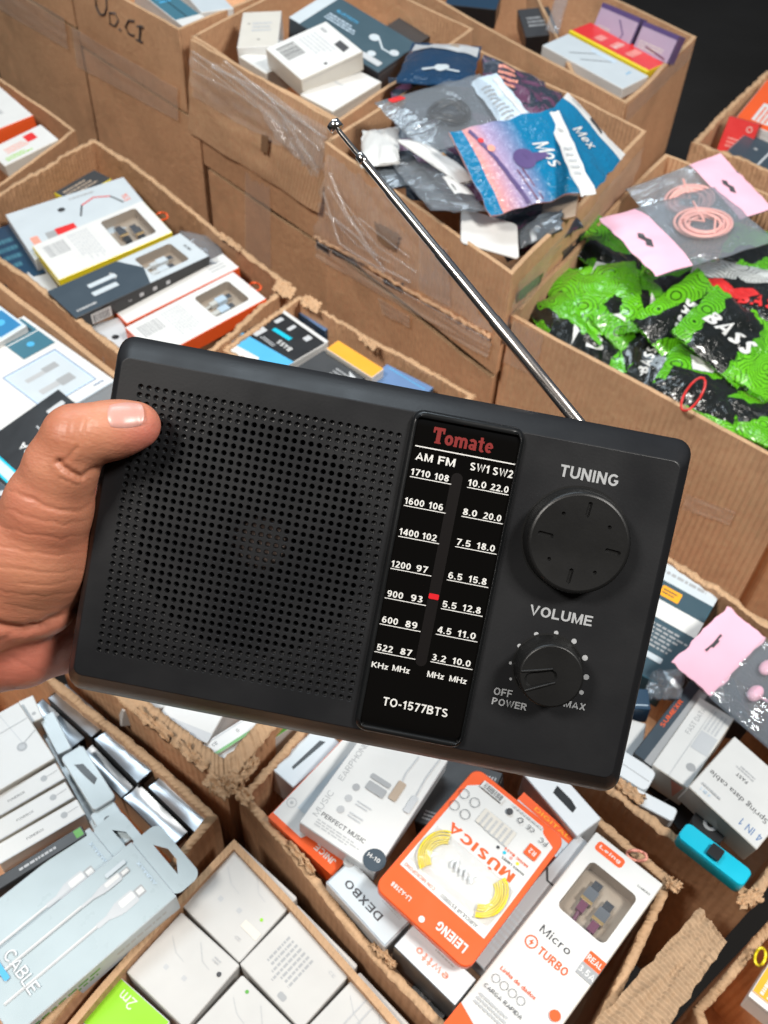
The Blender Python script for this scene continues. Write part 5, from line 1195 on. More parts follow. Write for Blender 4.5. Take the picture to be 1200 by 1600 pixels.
box('earphone_box', 'pale grey box printed MUSIC EARPHONE and PERFECT MUSIC', 'box', [(586, 1116), (700, 1189), (585, 1366), (470, 1284)], .020, .016, 'white', 'ltgrey', [
    ('T', 'MUSIC', .10, .79, 20, 4.2, 'grey', 90, -.005), ('T', 'EARPHONE', .10, .40, 33, 4.2, 'grey', 90, -.005), ('T', 'PERFECT MUSIC', .44, .86, 34, 3.2, 'ink', 0, .015), ('L', .15, .90, .72, .96, 3, 'faint'),
    ('C', .30, .66, 2.6, 'faint'), ('C', .30, .56, 2.6, 'grey'), ('C', .30, .76, 2.6, 'faint'), ('L', .40, .63, .62, .68, 2, 'ltgrey'), ('L', .40, .73, .62, .78, 2, 'ltgrey'), ('RR', .36, .40, .62, .44, 1.2, 'grey'), ('RR', .38, .46, .62, .53, 1.0, 'grey'),
    ('S', [(.70, .10), (.68, .26), (.70, .34)], .9, 'ltgrey'), ('RR', .66, .34, .76, .50, 1, 'tan'), ('S', [(.92, .0), (.90, .22), (.92, .40)], .8, 'ltgrey'), ('RR', .88, .38, .96, .52, 1, 'ltgrey'), ('C', .92, .93, 7.5, 'slate'), ('T', 'H-10', .90, .92, 9, 2.8, 'white', 0, .02)])
box('phone_accessory_box', 'white box with a burnt orange end and round icon, under the earphone box', 'box', [(560, 1135), (640, 1215), (524, 1378), (418, 1270)], .002, .020, 'white', 'orange', [
    ('P', [(0, .95), (1, .95), (1, 1), (0, 1)], 'orange'), ('P', [(.52, .86), (1, .86), (1, .95), (.45, .95)], 'orange'), ('T', 'JNICE', .78, .92, 17, 4.5, 'white', 180, .03),
    ('O', .09, .80, 3.6, .6, 'faint'), ('C', .09, .80, 1.2, 'faint'), ('P', [(.18, .08), (.36, .10), (.36, .74), (.30, .80), (.18, .80)], 'cool'), ('L', .55, .15, .9, .5, 7, 'ltgrey')])
box('slotted_box', 'slim white box with a narrow black slot, left corner of the blister carton', 'box', [(488, 1140), (548, 1160), (453, 1226), (424, 1200)], -.006, .028, 'cool', 'ltgrey', [('P', [(.42, .18), (.58, .14), (.56, .80), (.46, .78)], 'black')])
box('adapter_box', 'small silver box printed DEXBO upside down', 'box', [(601, 1483), (510, 1377), (548, 1343), (641, 1438)], .008, .03, 'silver', 'ltgrey', [('R', .02, .05, .98, .97, 'cool'), ('T', 'DEXBO', .55, .45, 32, 5.6, 'ink', 0, .03), ('C', .99, .9, 4, 'grey'), ('L', .1, .8, .4, .92, 2, 'faint')])
box('charger_box', 'shiny silver box printed ewtto in orange letters', 'box', [(709, 1577), (619, 1476), (646, 1441), (746, 1527)], .010, .035, 'shinywhite', 'silver', [('T', 'ewtto', .52, .42, 25, 5.5, 'salmon', 0, .03), ('L', .3, .75, .7, .85, 1, 'faint')])
box('blister_backing', 'silver grey card with a dark cable arc, mostly under the orange blister pack', 'box', [(905, 1305), (935, 1330), (770, 1525), (728, 1490)], .004, .015, 'ltgrey', 'cool', [('S', [(.95, .20), (.8, .30), (.6, .36), (.3, .36), (.0, .30)], 1.6, 'dkgrey'), ('L', .1, .6, .9, .9, 9, 'cool')])
box('orange_topped_box', 'silver box with an orange band and grey script behind the blister pack', 'box', [(818, 1236), (908, 1318), (880, 1352), (790, 1270)], .002, .012, 'cool', 'orange', [('R', 0, 0, 1, .33, 'orange'), ('T', 'DIGITAL', .55, .16, 30, 3, 'amber', 0, .02), ('L', .3, .45, .95, .9, 4, 'faint')])
box('slotted_box', 'white glossy box with a black hanging slot, right behind the orange banded box', 'box', [(812, 1205), (860, 1190), (937, 1276), (906, 1310)], .008, .03, 'shinywhite', 'ltgrey', [('P', [(.35, .40), (.62, .36), (.66, .60), (.60, .72), (.40, .74)], 'black')], reg=120)
box('headset_box', 'black box with fine white print, behind the blister pack', 'box', [(700, 1188), (795, 1206), (735, 1300), (640, 1292)], .004, .02, 'dkgrey', 'black', [('LV', .7, .1, .95, .6, 5, 'faint'), ('L', .1, .8, .4, .95, 3, 'faint'), ('T', 'CE', .9, .75, 5, 3, 'ltgrey')])
box('round_black_clip', 'black plastic clip lying in the gap beside the silver boxes', 'clip', qc(672, 1562, 70, 34, -40), -.02, .012, 'black', 'dkgrey', [('C', .4, .5, 4, 'grey'), ('C', .4, .5, 2, 'black')], r=.004)
def loop(name, label, pts, z, rad=.0011, k='salmon'):
    m = Mesh(); P = [at(x, y, z + .004 * math.sin(i * 1.3)) for i, (x, y) in enumerate(pts)]; c = sum(P, Vector()) / len(P); P = [p - c for p in P]
    for i in range(len(P)): pass
    tube(m, P + [P[0]], rad, k, 7, caps=False); tag(m.build(name, None, Matrix.Translation(c)), label, 'elastic')
ell = lambda cx, cy, a, b, t: [(cx + a * math.cos(k * .3927) * math.cos(t) - b * math.sin(k * .3927) * math.sin(t), cy + a * math.cos(k * .3927) * math.sin(t) + b * math.sin(k * .3927) * math.cos(t)) for k in range(16)]
loop('elastic_loop', 'orange elastic loop sticking out by the gold plug box', ell(995, 1337, 16, 8, .2), .004)

# --- tightly packed white boxes, bottom
paper('matt_white', (.53, .525, .51), .45, 0, 0, .07, .06)
plain = lambda: [('L', .12, .62, .45, .80, 5, 'ltgrey'), ('RR', .55, .30, .63, .36, .4, 'ltgrey'), ('S', [(.2, .28), (.5, .30)], .5, 'ltgrey')]
icons = [('RR', .30, .60, .36, .66, .5, 'faint'), ('RR', .56, .55, .62, .61, .5, 'faint'), ('S', [(.12, .30), (.30, .42), (.45, .44)], .4, 'faint'), ('S', [(.45, .12), (.62, .28), (.75, .30)], .4, 'faint')]
W = 'white charger boxes packed in rows'
q = [[(371, 1312), (462, 1404), (374, 1506), (283, 1412)], [(285, 1421), (374, 1512), (291, 1604), (195, 1522)], [(464, 1408), (559, 1512), (470, 1606), (375, 1510)], [(380, 1524), (468, 1612), (385, 1700), (292, 1612)], [(562, 1518), (655, 1615), (565, 1705), (472, 1612)]]
lab = ['white charger box with a smudge of green beside its seal, topmost of the packed rows', 'white charger box with a tiny black fruit shaped mark, beside the lime green box', 'white charger box with six lines of black small print and an oval plug icon', 'white charger box with a small green leaf mark, low in the packed rows', 'white charger box with a pale cable drawing, last in its row against the carton wall']
ex = [[('C', .86, .48, 1.1, 'lime'), ('R', .72, .60, .97, .70, 'offwhite'), ('T', 'CE', .8, .82, 4, 2, 'faint')], [('C', .88, .26, 1.6, 'ink'), ('L', .7, .12, .84, .2, 2, 'faint')], [('LV', .18, .35, .62, .88, 7, 'grey'), ('RR', .55, .86, .66, .94, 1.4, 'grey'), ('T', 'CE', .85, .30, 5, 2, 'faint')], [('C', .2, .12, 1.2, 'green')], [('S', [(.3, .1), (.3, .6)], .9, 'faint'), ('S', [(.42, .05), (.42, .5)], .9, 'faint')]]
for i in range(5): box('charger_box', lab[i], 'box', q[i], -.024 + (.001, 0, .0015, -.001, .0005)[i], .04, 'matt_white', 'matt_white', (icons if i != 2 else []) + ex[i], W, r=.0012)
box('cable_box', 'lime green box printed 2m at the bottom edge', 'box', [(190, 1526), (268, 1600), (205, 1665), (125, 1600)], -.026, .04, 'lime', 'white', [('T', '2m', .30, .22, 12, 7, 'offwhite', 180, 0)])

# --- carton of silver boxes, lower left
sq = [[(104, 1068), (171, 1128), (144, 1153), (72, 1090)], [(176, 1131), (246, 1197), (214, 1225), (146, 1154)], [(256, 1206), (331, 1272), (305, 1306), (232, 1228)], [(66, 1092), (136, 1154), (104, 1172), (40, 1110)], [(140, 1160), (211, 1228), (188, 1250), (128, 1180)], [(219, 1224), (292, 1298), (270, 1326), (190, 1246)]]
sl_ = ['shiny silver box nearest the bottom left corner of the radio', 'shiny silver box, second along the carton rim from the radio', 'shiny silver box in the right corner of its carton', 'tilted silver box beside the one under the radio corner', 'silver box in the inner row behind a clear hang tab', 'silver box of the inner row next to the white pack with a long hang tab']
for i in range(6):
    box('silver_box', sl_[i], 'box', sq[i], (-.016, -.014, -.016, -.024, -.024, -.022)[i], .035, 'silver', 'black', [], 'silver boxes in rows', r=.0012, bow=.0022, reg=[60, 40, 60, 30, 40, 40][i], sides={1: [('R', .25, .2, .8, .6, 'grey')]})
plug = lambda u, v, s, c='grey': [('RR', u - .05 * s, v, u + .05 * s, v + .055, .6, c), ('RR', u - .03 * s, v + .006, u + .03 * s, v + .045, .3, 'white'), ('RR', u - .075 * s, v + .055, u + .075 * s, v + .16, 1.2, 'ltgrey'), ('RR', u - .055 * s, v + .06, u + .02 * s, v + .15, 1.0, 'white'), ('P', [(u - .075 * s, v + .16), (u + .075 * s, v + .16), (u + .03 * s, v + .23), (u - .03 * s, v + .23)], 'ltgrey'), ('RR', u - .026 * s, v + .23, u + .026 * s, v + .30, .5, 'ltgrey'), ('S', [(u, v + .30), (u - .005, v + .85)], 1.7, 'faint'), ('S', [(u - .012, v + .30), (u - .017, v + .85)], .8, 'white')]
paper('palepack', (.43, .51, .54), .28, 0, .3, .04, .05)
qb = [(207, 1312), (274, 1402), (20, 1622), (-48, 1522)]
o = box('cable_box', 'pale blue grey cable box printed CABLE, with a hang tab and two plug drawings', 'box', qb, .002, .022, 'palepack', 'cool', plug(.62, .10, 1.3) + plug(.28, .10, .8) + [('T', 'CABLE', .42, .805, 31, 7.5, 'grey', 0, .02), ('T', 'CABLE', .427, .802, 31, 7.5, 'shinywhite', 0, .0), ('T', 'AUMAX', .5, .045, 20, 2.2, 'ltblue', 180), ('RR', .14, .09, .20, .22, 1, 'cool'), ('RR', .05, .86, .4, .89, 1, 'sky')],
         sides={1: [('L', .1, .25, .6, .7, 2, 'green'), ('L', .6, .3, .95, .6, 1, 'faint')]})
Mq = fit(qb, .002); tab(o, Mq[1], Mq[2], 2, Mq[1] * .98, .020, 'palepack', 'black')
qa = [(140, 1290), (203, 1372), (-50, 1582), (-112, 1492)]
o = box('cable_box', 'pale grey cable box with one large plug drawing, under the CABLE box', 'box', qa, -.008, .014, 'palepack', 'cool', plug(.55, .12, 1.4) + [('T', 'AUMAX', .4, .05, 18, 2.4, 'ltblue', 180)], lid=False)
Mq = fit(qa, -.008); tab(o, Mq[1], Mq[2], 2, Mq[1] * .9, .022, 'palepack', 'black')
box('flat_black_box', 'thin black edged pack with a green stripe, wedged beside the pale cable boxes', 'box', [(-20, 1380), (126, 1290), (137, 1304), (-10, 1396)], -.006, .02, 'dkgrey', 'black', [('RR', .9, .1, .98, .8, .5, 'green'), ('L', .3, .3, .7, .7, 1, 'faint')])
fp = lambda a: [('T', 'FONEBOX', .45, .55, 12, 1.9, 'ink', 0, .01), ('C', .80, .45, 2.3, 'grey'), ('S', [(.82, .45), (.97, .42)], .5, 'grey'), ('R', 0, .94, 1, 1, 'ltgrey')]
box('cable_box', 'white box with a grey plug drawing in the lower left, topmost by the wrist', 'box', [(-72, 1152), (30, 1096), (86, 1186), (-14, 1242)], -.006, .02, 'white', 'offwhite', [('S', [(.66, 0), (.74, .6)], .5, 'ltgrey'), ('C', .70, .62, 3.6, 'grey'), ('C', .70, .62, 2.2, 'faint'), ('S', [(.7, .6), (.98, .5)], .5, 'grey'), ('S', [(.0, .3), (1, .28)], .4, 'ltgrey')])
for i, (qq, lb) in enumerate(((([(-40, 1264), (88, 1190), (100, 1216), (-28, 1292)]), 'narrow white box end with a dark oval plug, first below the plug drawing box'), ([(-28, 1295), (102, 1220), (116, 1245), (-15, 1322)], 'narrow white box end, second below the plug drawing box'), ([(-15, 1325), (120, 1248), (134, 1272), (0, 1350)], 'narrow white box end, third below the plug drawing box'))):
    box('cable_box', lb, 'box', qq, -.010 - .002 * i, .05, 'white', 'offwhite', fp(i), 'boxes standing on edge')
o = box('clear_tab_pack', 'pale pack with a tab pierced by a dark five sided slot', 'box', [(96, 1182), (127, 1164), (181, 1242), (146, 1271)], -.010, .006, 'palepack', 'cool', [('P', [(.30, .22), (.62, .28), (.78, .60), (.55, .66), (.40, .44)], 'black')], r=.003)
box('clear_tab_pack', 'pale pack with a rounded dark slot, just above the CABLE box', 'box', [(140, 1270), (176, 1252), (214, 1302), (176, 1334)], -.013, .006, 'palepack', 'cool', [('RR', .30, .25, .62, .70, 3, 'dkgrey')], r=.003)
box('small_white_box', 'small white box wedged between the wrist and the silver boxes', 'box', [(28, 1096), (52, 1085), (66, 1120), (44, 1134)], -.012, .03, 'white', 'offwhite', [('C', .6, .7, 1.5, 'grey')])
box('small_white_box', 'small pale box end between the plug drawing box and the silver boxes', 'box', [(60, 1120), (84, 1112), (112, 1168), (90, 1180)], -.016, .03, 'palepack', 'cool', [])
box('cable_box', 'pale pack lying low in the gap beside the narrow white box ends', 'box', [(66, 1148), (104, 1128), (196, 1288), (154, 1312)], -.026, .02, 'palepack', 'cool', [('S', [(.5, .1), (.5, .9)], .8, 'grey')])
# --- small carton with green edged boxes
ge = 'white boxes with green edges standing in a small carton'
for i, (qq, lb) in enumerate((([(262, 1060), (392, 1075), (300, 1171), (268, 1120)], 'white box end with a grey stripe, leftmost in the green edged row'), ([(300, 1172), (440, 1085), (455, 1105), (316, 1194)], 'white box end with a green lower edge, middle of its row'), ([(326, 1190), (455, 1106), (466, 1128), (352, 1206)], 'white box end with a green edge, against the right wall of the small carton'))):
    box('green_edged_box', lb, 'box', qq, -.006 - .003 * i, .05, 'white', 'white', [('R', 0, .82, 1, 1, 'green' if i else 'ltgrey'), ('T', 'CE', .2, .4, 4, 2.6, 'ink'), ('T', 'D', .45, .45, 2, 2.6, 'ink'), ('T', 'P', .7, .45, 2, 2.6, 'ink'), ('S', [(.02, .12), (.98, .12)], .9, 'ltgrey')], ge)
box('white_sleeve', 'white paper sleeve in the left end of the small carton', 'box', [(160, 1060), (262, 1062), (262, 1122), (215, 1092)], -.012, .02, 'white', 'white', [('L', .3, .3, .9, .8, 5, 'ltgrey')])

# --- right hand torn carton
box('screen_protector_box', 'teal and white box with a yellow sticker beside the right edge of the radio', 'box', [(1012, 860), (1128, 930), (1040, 1075), (925, 1010)], -.004, .03, 'steel', 'teal', [
    ('R', 0, 0, 1, .16, 'cool'), ('L', .2, .05, .95, .11, 1, 'grey'), ('RR', .36, .20, .62, .30, 1, 'amber'), ('L', .38, .22, .6, .28, 2, 'ink'), ('P', [(0, .34), (1, .34), (1, .50), (0, .50)], 'white'), ('T', 'VFT', .78, .42, 9, 3, 'ltblue', 0), ('L', .3, .54, .98, .76, 6, 'grey'), ('RR', .34, .80, .8, .85, 1, 'cool'), ('T', 'UPP', .55, .93, 12, 4, 'sky', 0, .03)])
o = bag('pink_earphone_bag', 'small clear bag with a pink header and pink earbuds, on the torn right hand carton', 'bag', [(1137, 948), (1196, 995), (1290, 1190) if 0 else (1111, 1090), (1050, 1032)], .022, k='pink', amp=.0012, pillow=.0008, n=14, seed=5, ops=[('P', [(.30, .35), (.35, .35), (.35, .43), (.39, .43), (.39, .55), (.35, .55), (.35, .64), (.30, .64), (.32, .5)], 'ink')])
def earbuds(o, w, h):
    m = Mesh(); n = 18; X0_, X1_ = w / 2 - .002, w / 2 + .09
    P = []; 
    for j in range(n + 1):
        for i in range(n + 1):
            u, v = i / n, j / n; P.append((w / 2 - .001 + .085 * u, h / 2 - h * v, .004 * max(0, math.sin(math.pi * v)) ** .5 + .0016 * nz(u * 5, v * 5, 1)))
    m.add(P, [[j * (n + 1) + i, (j + 1) * (n + 1) + i, (j + 1) * (n + 1) + i + 1, j * (n + 1) + i + 1] for j in range(n) for i in range(n)], 'bag_film', smooth=True)
    m.add([(x, y, -.003) for x, y, z in P], [[j * (n + 1) + i, j * (n + 1) + i + 1, (j + 1) * (n + 1) + i + 1, (j + 1) * (n + 1) + i] for j in range(n) for i in range(n)], 'grey_film', smooth=True)
    m.build('clear_pouch', o)
    for cx, cy in ((w / 2 + .014, h * .20), (w / 2 + .020, -h * .14)):
        m = Mesh(); rings = []
        for t in range(9):
            a = math.pi * t / 8; rings.append([(cx + (.008 - .002 * t / 8) * math.sin(a) * math.cos(k * .5236) * .75 + t * .0003, cy + .0095 * math.sin(a) * math.sin(k * .5236) * .9, .001 - .0035 * math.cos(a)) for k in range(12)])
        loft(m, rings[1:-1], 'pink'); m.add(rings[-2], [list(range(12))], 'pink'); tube(m, [(cx + .005, cy, .001), (cx + .02, cy + .004, .001), (cx + .04, cy - .004, .001), (cx + .05, cy - .012, .001)], .0010, 'pink', 6)
        m.build('earbud', o)
Mq = fit([(1137, 948), (1196, 995), (1111, 1090), (1050, 1032)], .022, 25); earbuds(o, Mq[1], Mq[2])
box('car_charger_box', 'dark grey box with red lettering on its edge, right of the radio', 'box', [(990, 1176), (1078, 1062), (1108, 1084), (1020, 1200)], .002, .03, 'slate', 'dkgrey', [('T', 'SUMEXR', .58, .25, 30, 3.6, 'orange', 0, .03), ('R', 0, .55, 1, 1, 'grey')])
box('fast_data_cable_box', 'white box printed FAST DATA with a grey round mark', 'box', [(1018, 1197), (1092, 1090), (1150, 1122), (1075, 1230)], .004, .026, 'white', 'offwhite', [('T', 'FAST DATA', .72, .25, 27, 4, 'grey', 0, .01), ('C', .22, .78, 3.4, 'grey'), ('R', .42, .5, .66, .95, 'ltgrey'), ('L', .68, .5, .95, .9, 4, 'ltgrey'), ('S', [(0, .46), (1, .46)], .4, 'ltgrey')], sides={3: [('P', [(.55, .1), (.9, .1), (.75, .8)], 'salmon')]})
box('data_cable_box', 'white box printed 4 IN 1 Spring data cable', 'box', [(1181, 1332), (1081, 1228), (1147, 1147), (1250, 1242)], .012, .022, 'white', 'offwhite', [('T', '4 IN 1', .18, .14, 17, 6, 'midblue', 0, .01), ('T', 'Spring data cable', .52, .38, 48, 5.6, 'ink', 0, .0), ('T', 'FAST', .62, .60, 9, 3, 'ink', 0), ('L', .5, .66, .8, .74, 2, 'faint'), ('S', [(.1, .62), (.2, .9)], .5, 'amber'), ('S', [(.15, .62), (.25, .9)], .5, 'amber'), ('S', [(.2, .62), (.3, .9)], .5, 'rose'), ('T', '4 IN 1', .82, .10, 8, 3, 'ltblue', 0), ('L', .65, .14, .98, .2, 1, 'faint')])
o = box('cyan_case', 'bright cyan plastic case with a black square button', 'case', [(1076, 1284), (1178, 1362), (1160, 1386), (1056, 1306)], .016, .012, 'cyan', 'cyan', r=.004)
m = Mesh(); P = rrect(-.0045, -.0045, .0045, .0045, .0012, 3); loft(m, [[(x, y, 0) for x, y in P], [(x, y, .003) for x, y in P]], 'black', False); m.add([(x, y, .003) for x, y in P], [list(range(len(P)))], 'black'); m.build('button', o)
box('curved_white_case', 'glossy white rounded case just under the bottom right corner of the radio', 'case', [(962, 1160), (1022, 1206), (1012, 1242), (946, 1196)], .0, .016, 'shinywhite', 'cool', [('S', [(.05, .5), (.95, .55)], .6, 'grey')], r=.005)
box('flat_white_case', 'long white plastic strip along the front rim of the torn carton', 'case', [(964, 1216), (1062, 1264), (1050, 1284), (950, 1232)], .0, .010, 'shinywhite', 'ltgrey', r=.003)
box('cable_reel', 'small black cable reel with a grey hub under the spring cable box', 'cable', qc(1110, 1288, 60, 40, -35), -.004, .014, 'black', 'dkgrey', [('C', .5, .5, 5, 'grey'), ('C', .5, .5, 2.5, 'black')], r=.008)
bag('crumpled_clear_bag', 'crumpled clear bag between the teal box and the red lettered box', 'bag', [(1020, 1050), (1075, 1030), (1062, 1085), (1000, 1110)], .0, k='bag_film', back='grey_film', amp=.005, seed=15, n=18)
box('navy_box', 'small navy box end sticking out beside the radio', 'box', [(985, 1080), (1018, 1070), (1012, 1100), (975, 1118)], -.002, .02, 'navy', 'navy', [('S', [(.1, .8), (.9, .8)], .8, 'ltblue')])
box('white_card', 'plain white card deep in the torn carton beside the radio', 'card', [(940, 1110), (1010, 1130), (1000, 1190), (930, 1165)], -.012, .02, 'white', 'white')

box('dark_pack', 'black pack with a grey stripe, sunk in the gap behind the cyan case', 'box', [(1000, 1215), (1062, 1180), (1120, 1262), (1062, 1300)], -.028, .02, 'dkgrey', 'black', [('S', [(.1, .5), (.9, .55)], 1, 'grey')])
box('dark_pack', 'charcoal pack at the bottom of the torn right hand carton, by the pink header', 'box', [(1070, 1030), (1140, 1075), (1180, 1130), (1100, 1120)], -.03, .02, 'dkgrey', 'black')
# --- bottom right carton
box('orange_print_box', 'white box with amber lettering cut off at the right edge of the view', 'box', [(1168, 1556), (1205, 1500), (1290, 1560), (1250, 1620)], -.02, .02, 'amber', 'white', [('R', 0, 0, .12, 1, 'white'), ('L', .2, .1, .8, .9, 6, 'offwhite'), ('S', [(.14, 0), (.14, 1)], .6, 'grey')])
loop('elastic_loop', 'yellow elastic loop in the bottom right carton', ell(1188, 1495, 8, 14, .2), -.02, .0010, 'yellow')

# --- left middle carton with cable boxes
bars = [('BC', .06, .14, .24, .46, 'grey'), ('LV', .28, .1, .46, .9, 8, 'ltgrey')]
box('cable_box', 'white box with red cable drawing and orange 5.1A, back of the torn rim carton', 'box', [(10, 334), (192, 277), (246, 338), (52, 408)], -.008, .02, 'cool', 'ltgrey', [('T', '5.1A', .90, .42, 15, 9, 'orange', 90, .03), ('S', [(.50, .5), (.56, .3), (.68, .22), (.8, .3), (.86, .5)], 2.2, 'dkgrey'), ('S', [(.56, .3), (.68, .22), (.8, .3)], 2.2, 'red'), ('RR', .26, .58, .42, .80, 1.5, 'red'), ('RR', .18, .6, .26, .76, 1, 'grey'), ('C', .40, .26, 4.5, 'dkgrey'), ('RR', .06, .6, .12, .9, 1, 'salmon'), ('L', .5, .08, .8, .14, 1, 'faint')])
box('cable_box', 'white box whose window shows dark metal plugs, second from the back', 'box', [(50, 382), (225, 313), (266, 360), (92, 442)], .002, .014, 'white', 'yellow', bars, windows=[(.58, .10, .90, .86, 'tan', 'dark')], lid=False)
box('cable_box', 'black and pale box whose window shows pale plugs, middle of the cable carton', 'box', [(73, 457), (283, 361), (326, 402), (119, 496)], .006, .018, 'cool', 'black', [('P', [(0, 0), (.50, 0), (.60, .5), (.54, 1), (0, 1)], 'slate'), ('T', 'USB', .40, .35, 12, 3.2, 'white', 90, .02), ('RR', .22, .30, .42, .42, .8, 'cool'), ('RR', .20, .55, .38, .68, .8, 'cool'), ('L', .04, .8, .2, .92, 1, 'faint'), ('T', 'DELUX', .94, .5, 12, 3.4, 'ink', 90, .02)],
    windows=[(.60, .16, .88, .84, 'tan', 'pale')], sides={0: [('R', .10, .25, .24, .95, 'white'), ('BC', .11, .35, .23, .9, 'ink'), ('RR', .45, .35, .48, .6, .5, 'ltgrey'), ('RR', .55, .35, .58, .6, .5, 'ltgrey'), ('RR', .65, .35, .68, .6, .5, 'ltgrey'), ('T', '6A', .38, .5, 4, 3, 'ltgrey')]}, lid=False)
box('cable_box', 'white box with a bright orange side in front of the black one', 'box', [(176, 480), (350, 392), (372, 420), (196, 508)], -.008, .022, 'white', 'orange', [('L', .8, .2, .95, .7, 3, 'faint')], lid=False)
box('cable_box', 'white box whose window shows pale blue plugs, nearest the radio', 'box', [(195, 512), (366, 421), (414, 468), (246, 560)], .0, .018, 'white', 'orange', bars, windows=[(.58, .14, .90, .82, 'tan', 'bluepale')], lid=False)
box('dark_lens_box', 'grey box end with a black round lens, left of the orange sided box', 'box', [(135, 510), (185, 495), (215, 540), (160, 560)], -.02, .02, 'ltgrey', 'grey', [('C', .6, .55, 4, 'black')])
box('dark_cable_box', 'dark blue glossy box in the left corner under the white cable boxes', 'box', [(-40, 372), (20, 345), (70, 425), (10, 450)], -.03, .03, 'navy', 'black', [('L', .2, .2, .8, .8, 4, 'teal')])
box('dark_cable_box', 'olive and black box top behind the 5.1A box', 'box', [(85, 300), (148, 262), (172, 280), (112, 318)], -.016, .03, 'dkgrey', 'yellow', [('L', .1, .2, .8, .8, 3, 'tan')])
box('grey_cable_box', 'pale grey pack low against the front rim under the cable boxes', 'box', [(40, 425), (70, 418), (130, 505), (100, 510)], -.03, .02, 'ltgrey', 'grey', [])
loop('elastic_loop', 'orange elastic loop against the inner wall by the dark metal plugs', ell(253, 338, 9, 6, 0), .0, .0012, 'orange')
loop('elastic_loop', 'orange elastic loop at the right end of the cable carton', ell(399, 448, 9, 6, .3), .0, .0012, 'orange')
bag('earphone_pouch', 'small grey pouch with white earphones between the two rows of cable boxes', 'bag', [(280, 355), (330, 375), (362, 412), (310, 408)], -.006, k='bag_film', back='grey_film', amp=.003, seed=18, n=14)

# --- carton of blue and white charger boxes
box('charger_box', 'white box with a blue outlined window and two pale plugs, left of the radio', 'box', [(38, 490), (179, 597), (22, 686), (-122, 578)], -.006, .02, 'white', 'ltblue', [
    ('P', [(.46, .10), (.90, .10), (.90, .62), (.46, .62)], 'ltblue'), ('P', [(.48, .12), (.88, .12), (.88, .60), (.48, .60)], 'cool'), ('RR', .56, .20, .62, .34, 1, 'grey'), ('RR', .58, .34, .62, .52, 1, 'faint'), ('RR', .72, .20, .80, .34, 1, 'grey'), ('RR', .73, .34, .78, .52, 1, 'faint'),
    ('S', [(.46, .10), (.90, .10), (.90, .62), (.46, .62), (.46, .10)], 1.0, 'midblue'), ('P', [(.02, .04), (.40, .04), (.40, .36), (.02, .36)], 'teal'), ('S', [(.21, .04), (.21, .36)], 1.4, 'white'), ('C', .30, .20, 4, 'sky'), ('L', .03, .06, .19, .34, 4, 'slate'), ('T', '7.5A', .24, .60, 15, 6, 'midblue', 180, .02), ('T', 'Aumax', .95, .12, 12, 2.4, 'midblue', -90), ('L', .04, .80, .40, .92, 2, 'ltblue')])
box('charger_box', 'white box with a grid of small blue photographs, cut by the left edge', 'box', [(-60, 430), (40, 508), (-40, 560), (-140, 480)], .004, .02, 'ltblue', 'white', [('R', .30, .05, .62, .45, 'navy'), ('R', .66, .05, .96, .45, 'blue'), ('R', .30, .5, .62, .95, 'slate'), ('R', .66, .5, .96, .95, 'navy'), ('C', .8, .25, 5, 'sky'), ('L', .32, .1, .6, .4, 4, 'ltblue')])
box('charger_box', 'black box printed 9A with a cyan strip, between the hand and the left edge', 'box', [(92, 604), (160, 668), (20, 780), (-50, 708)], .006, .02, 'black', 'dkgrey', [('T', '9A', .50, .62, 15, 8, 'white', 180, .05), ('C', .70, .66, 2, 'lime'), ('T', 'USB Type', .45, .40, 20, 4, 'ltgrey', 180, .02), ('RR', .55, .10, .62, .30, 1, 'cyan'), ('RR', .2, .06, .28, .24, 1, 'ltgrey'), ('P', [(.1, .82), (.9, .82), (.9, .95), (.1, .95)], 'cyan'), ('P', [(.15, .84), (.85, .84), (.85, .93), (.15, .93)], 'cool')])
box('cable_box', 'grey box end peeping out below the 9A box at the left edge', 'box', [(-30, 725), (20, 770), (-10, 800), (-60, 760)], -.002, .03, 'slate', 'grey', [('C', .8, .3, 3, 'ltgrey')])
# --- top left carton
box('cable_box', 'white box with a bright orange side, upper one in the top left carton', 'box', [(-70, 160), (-5, 130), (52, 178), (-20, 212)], .004, .020, 'white', 'orange', [('BC', .35, .35, .6, .7, 'grey'), ('L', .1, .1, .9, .25, 2, 'faint')], lid=False)
box('cable_box', 'white and salmon striped box under the orange sided one, top left', 'box', [(-10, 232), (58, 192), (94, 214), (0, 268)], -.008, .018, 'white', 'offwhite', [('RR', .60, .15, .78, .5, 1, 'red'), ('L', .2, .3, .6, .6, 3, 'salmon'), ('L', .1, .7, .6, .9, 2, 'lime')], lid=False)

# --- small boxes in the film wrapped carton
z3 = ZT
box('white_box', 'white box with a barcode and hanging slot, on top in the film wrapped carton', 'box', [(512, 29), (562, 78), (472, 131), (416, 75)], z3 + .030, .024, 'white', 'offwhite', [('BC', .12, .62, .48, .90, 'dkgrey'), ('L', .12, .25, .75, .55, 5, 'ltgrey'), ('P', [(.55, .10), (.80, .10), (.84, .22), (.58, .22)], 'ink'), ('C', .90, .55, 2.2, 'ink'), ('L', .1, .1, .3, .2, 1, 'faint')])
box('white_box', 'white box standing tilted in the left corner of the film wrapped carton', 'box', [(378, 10), (442, 26), (432, 62), (372, 84)], z3 + .014, .03, 'offwhite', 'white', [('C', .2, .35, 1.5, 'ink'), ('C', .5, .8, 1.5, 'ink'), ('L', .3, .3, .8, .6, 3, 'ltgrey')], reg=25)
box('white_box', 'blank white box against the front rim of the film wrapped carton', 'box', [(547, 98), (594, 130), (520, 177), (470, 147)], z3 + .004, .03, 'white', 'offwhite', [('L', .2, .4, .6, .5, 1, 'ltgrey'), ('T', 'CE', .75, .3, 5, 3, 'ltgrey')])
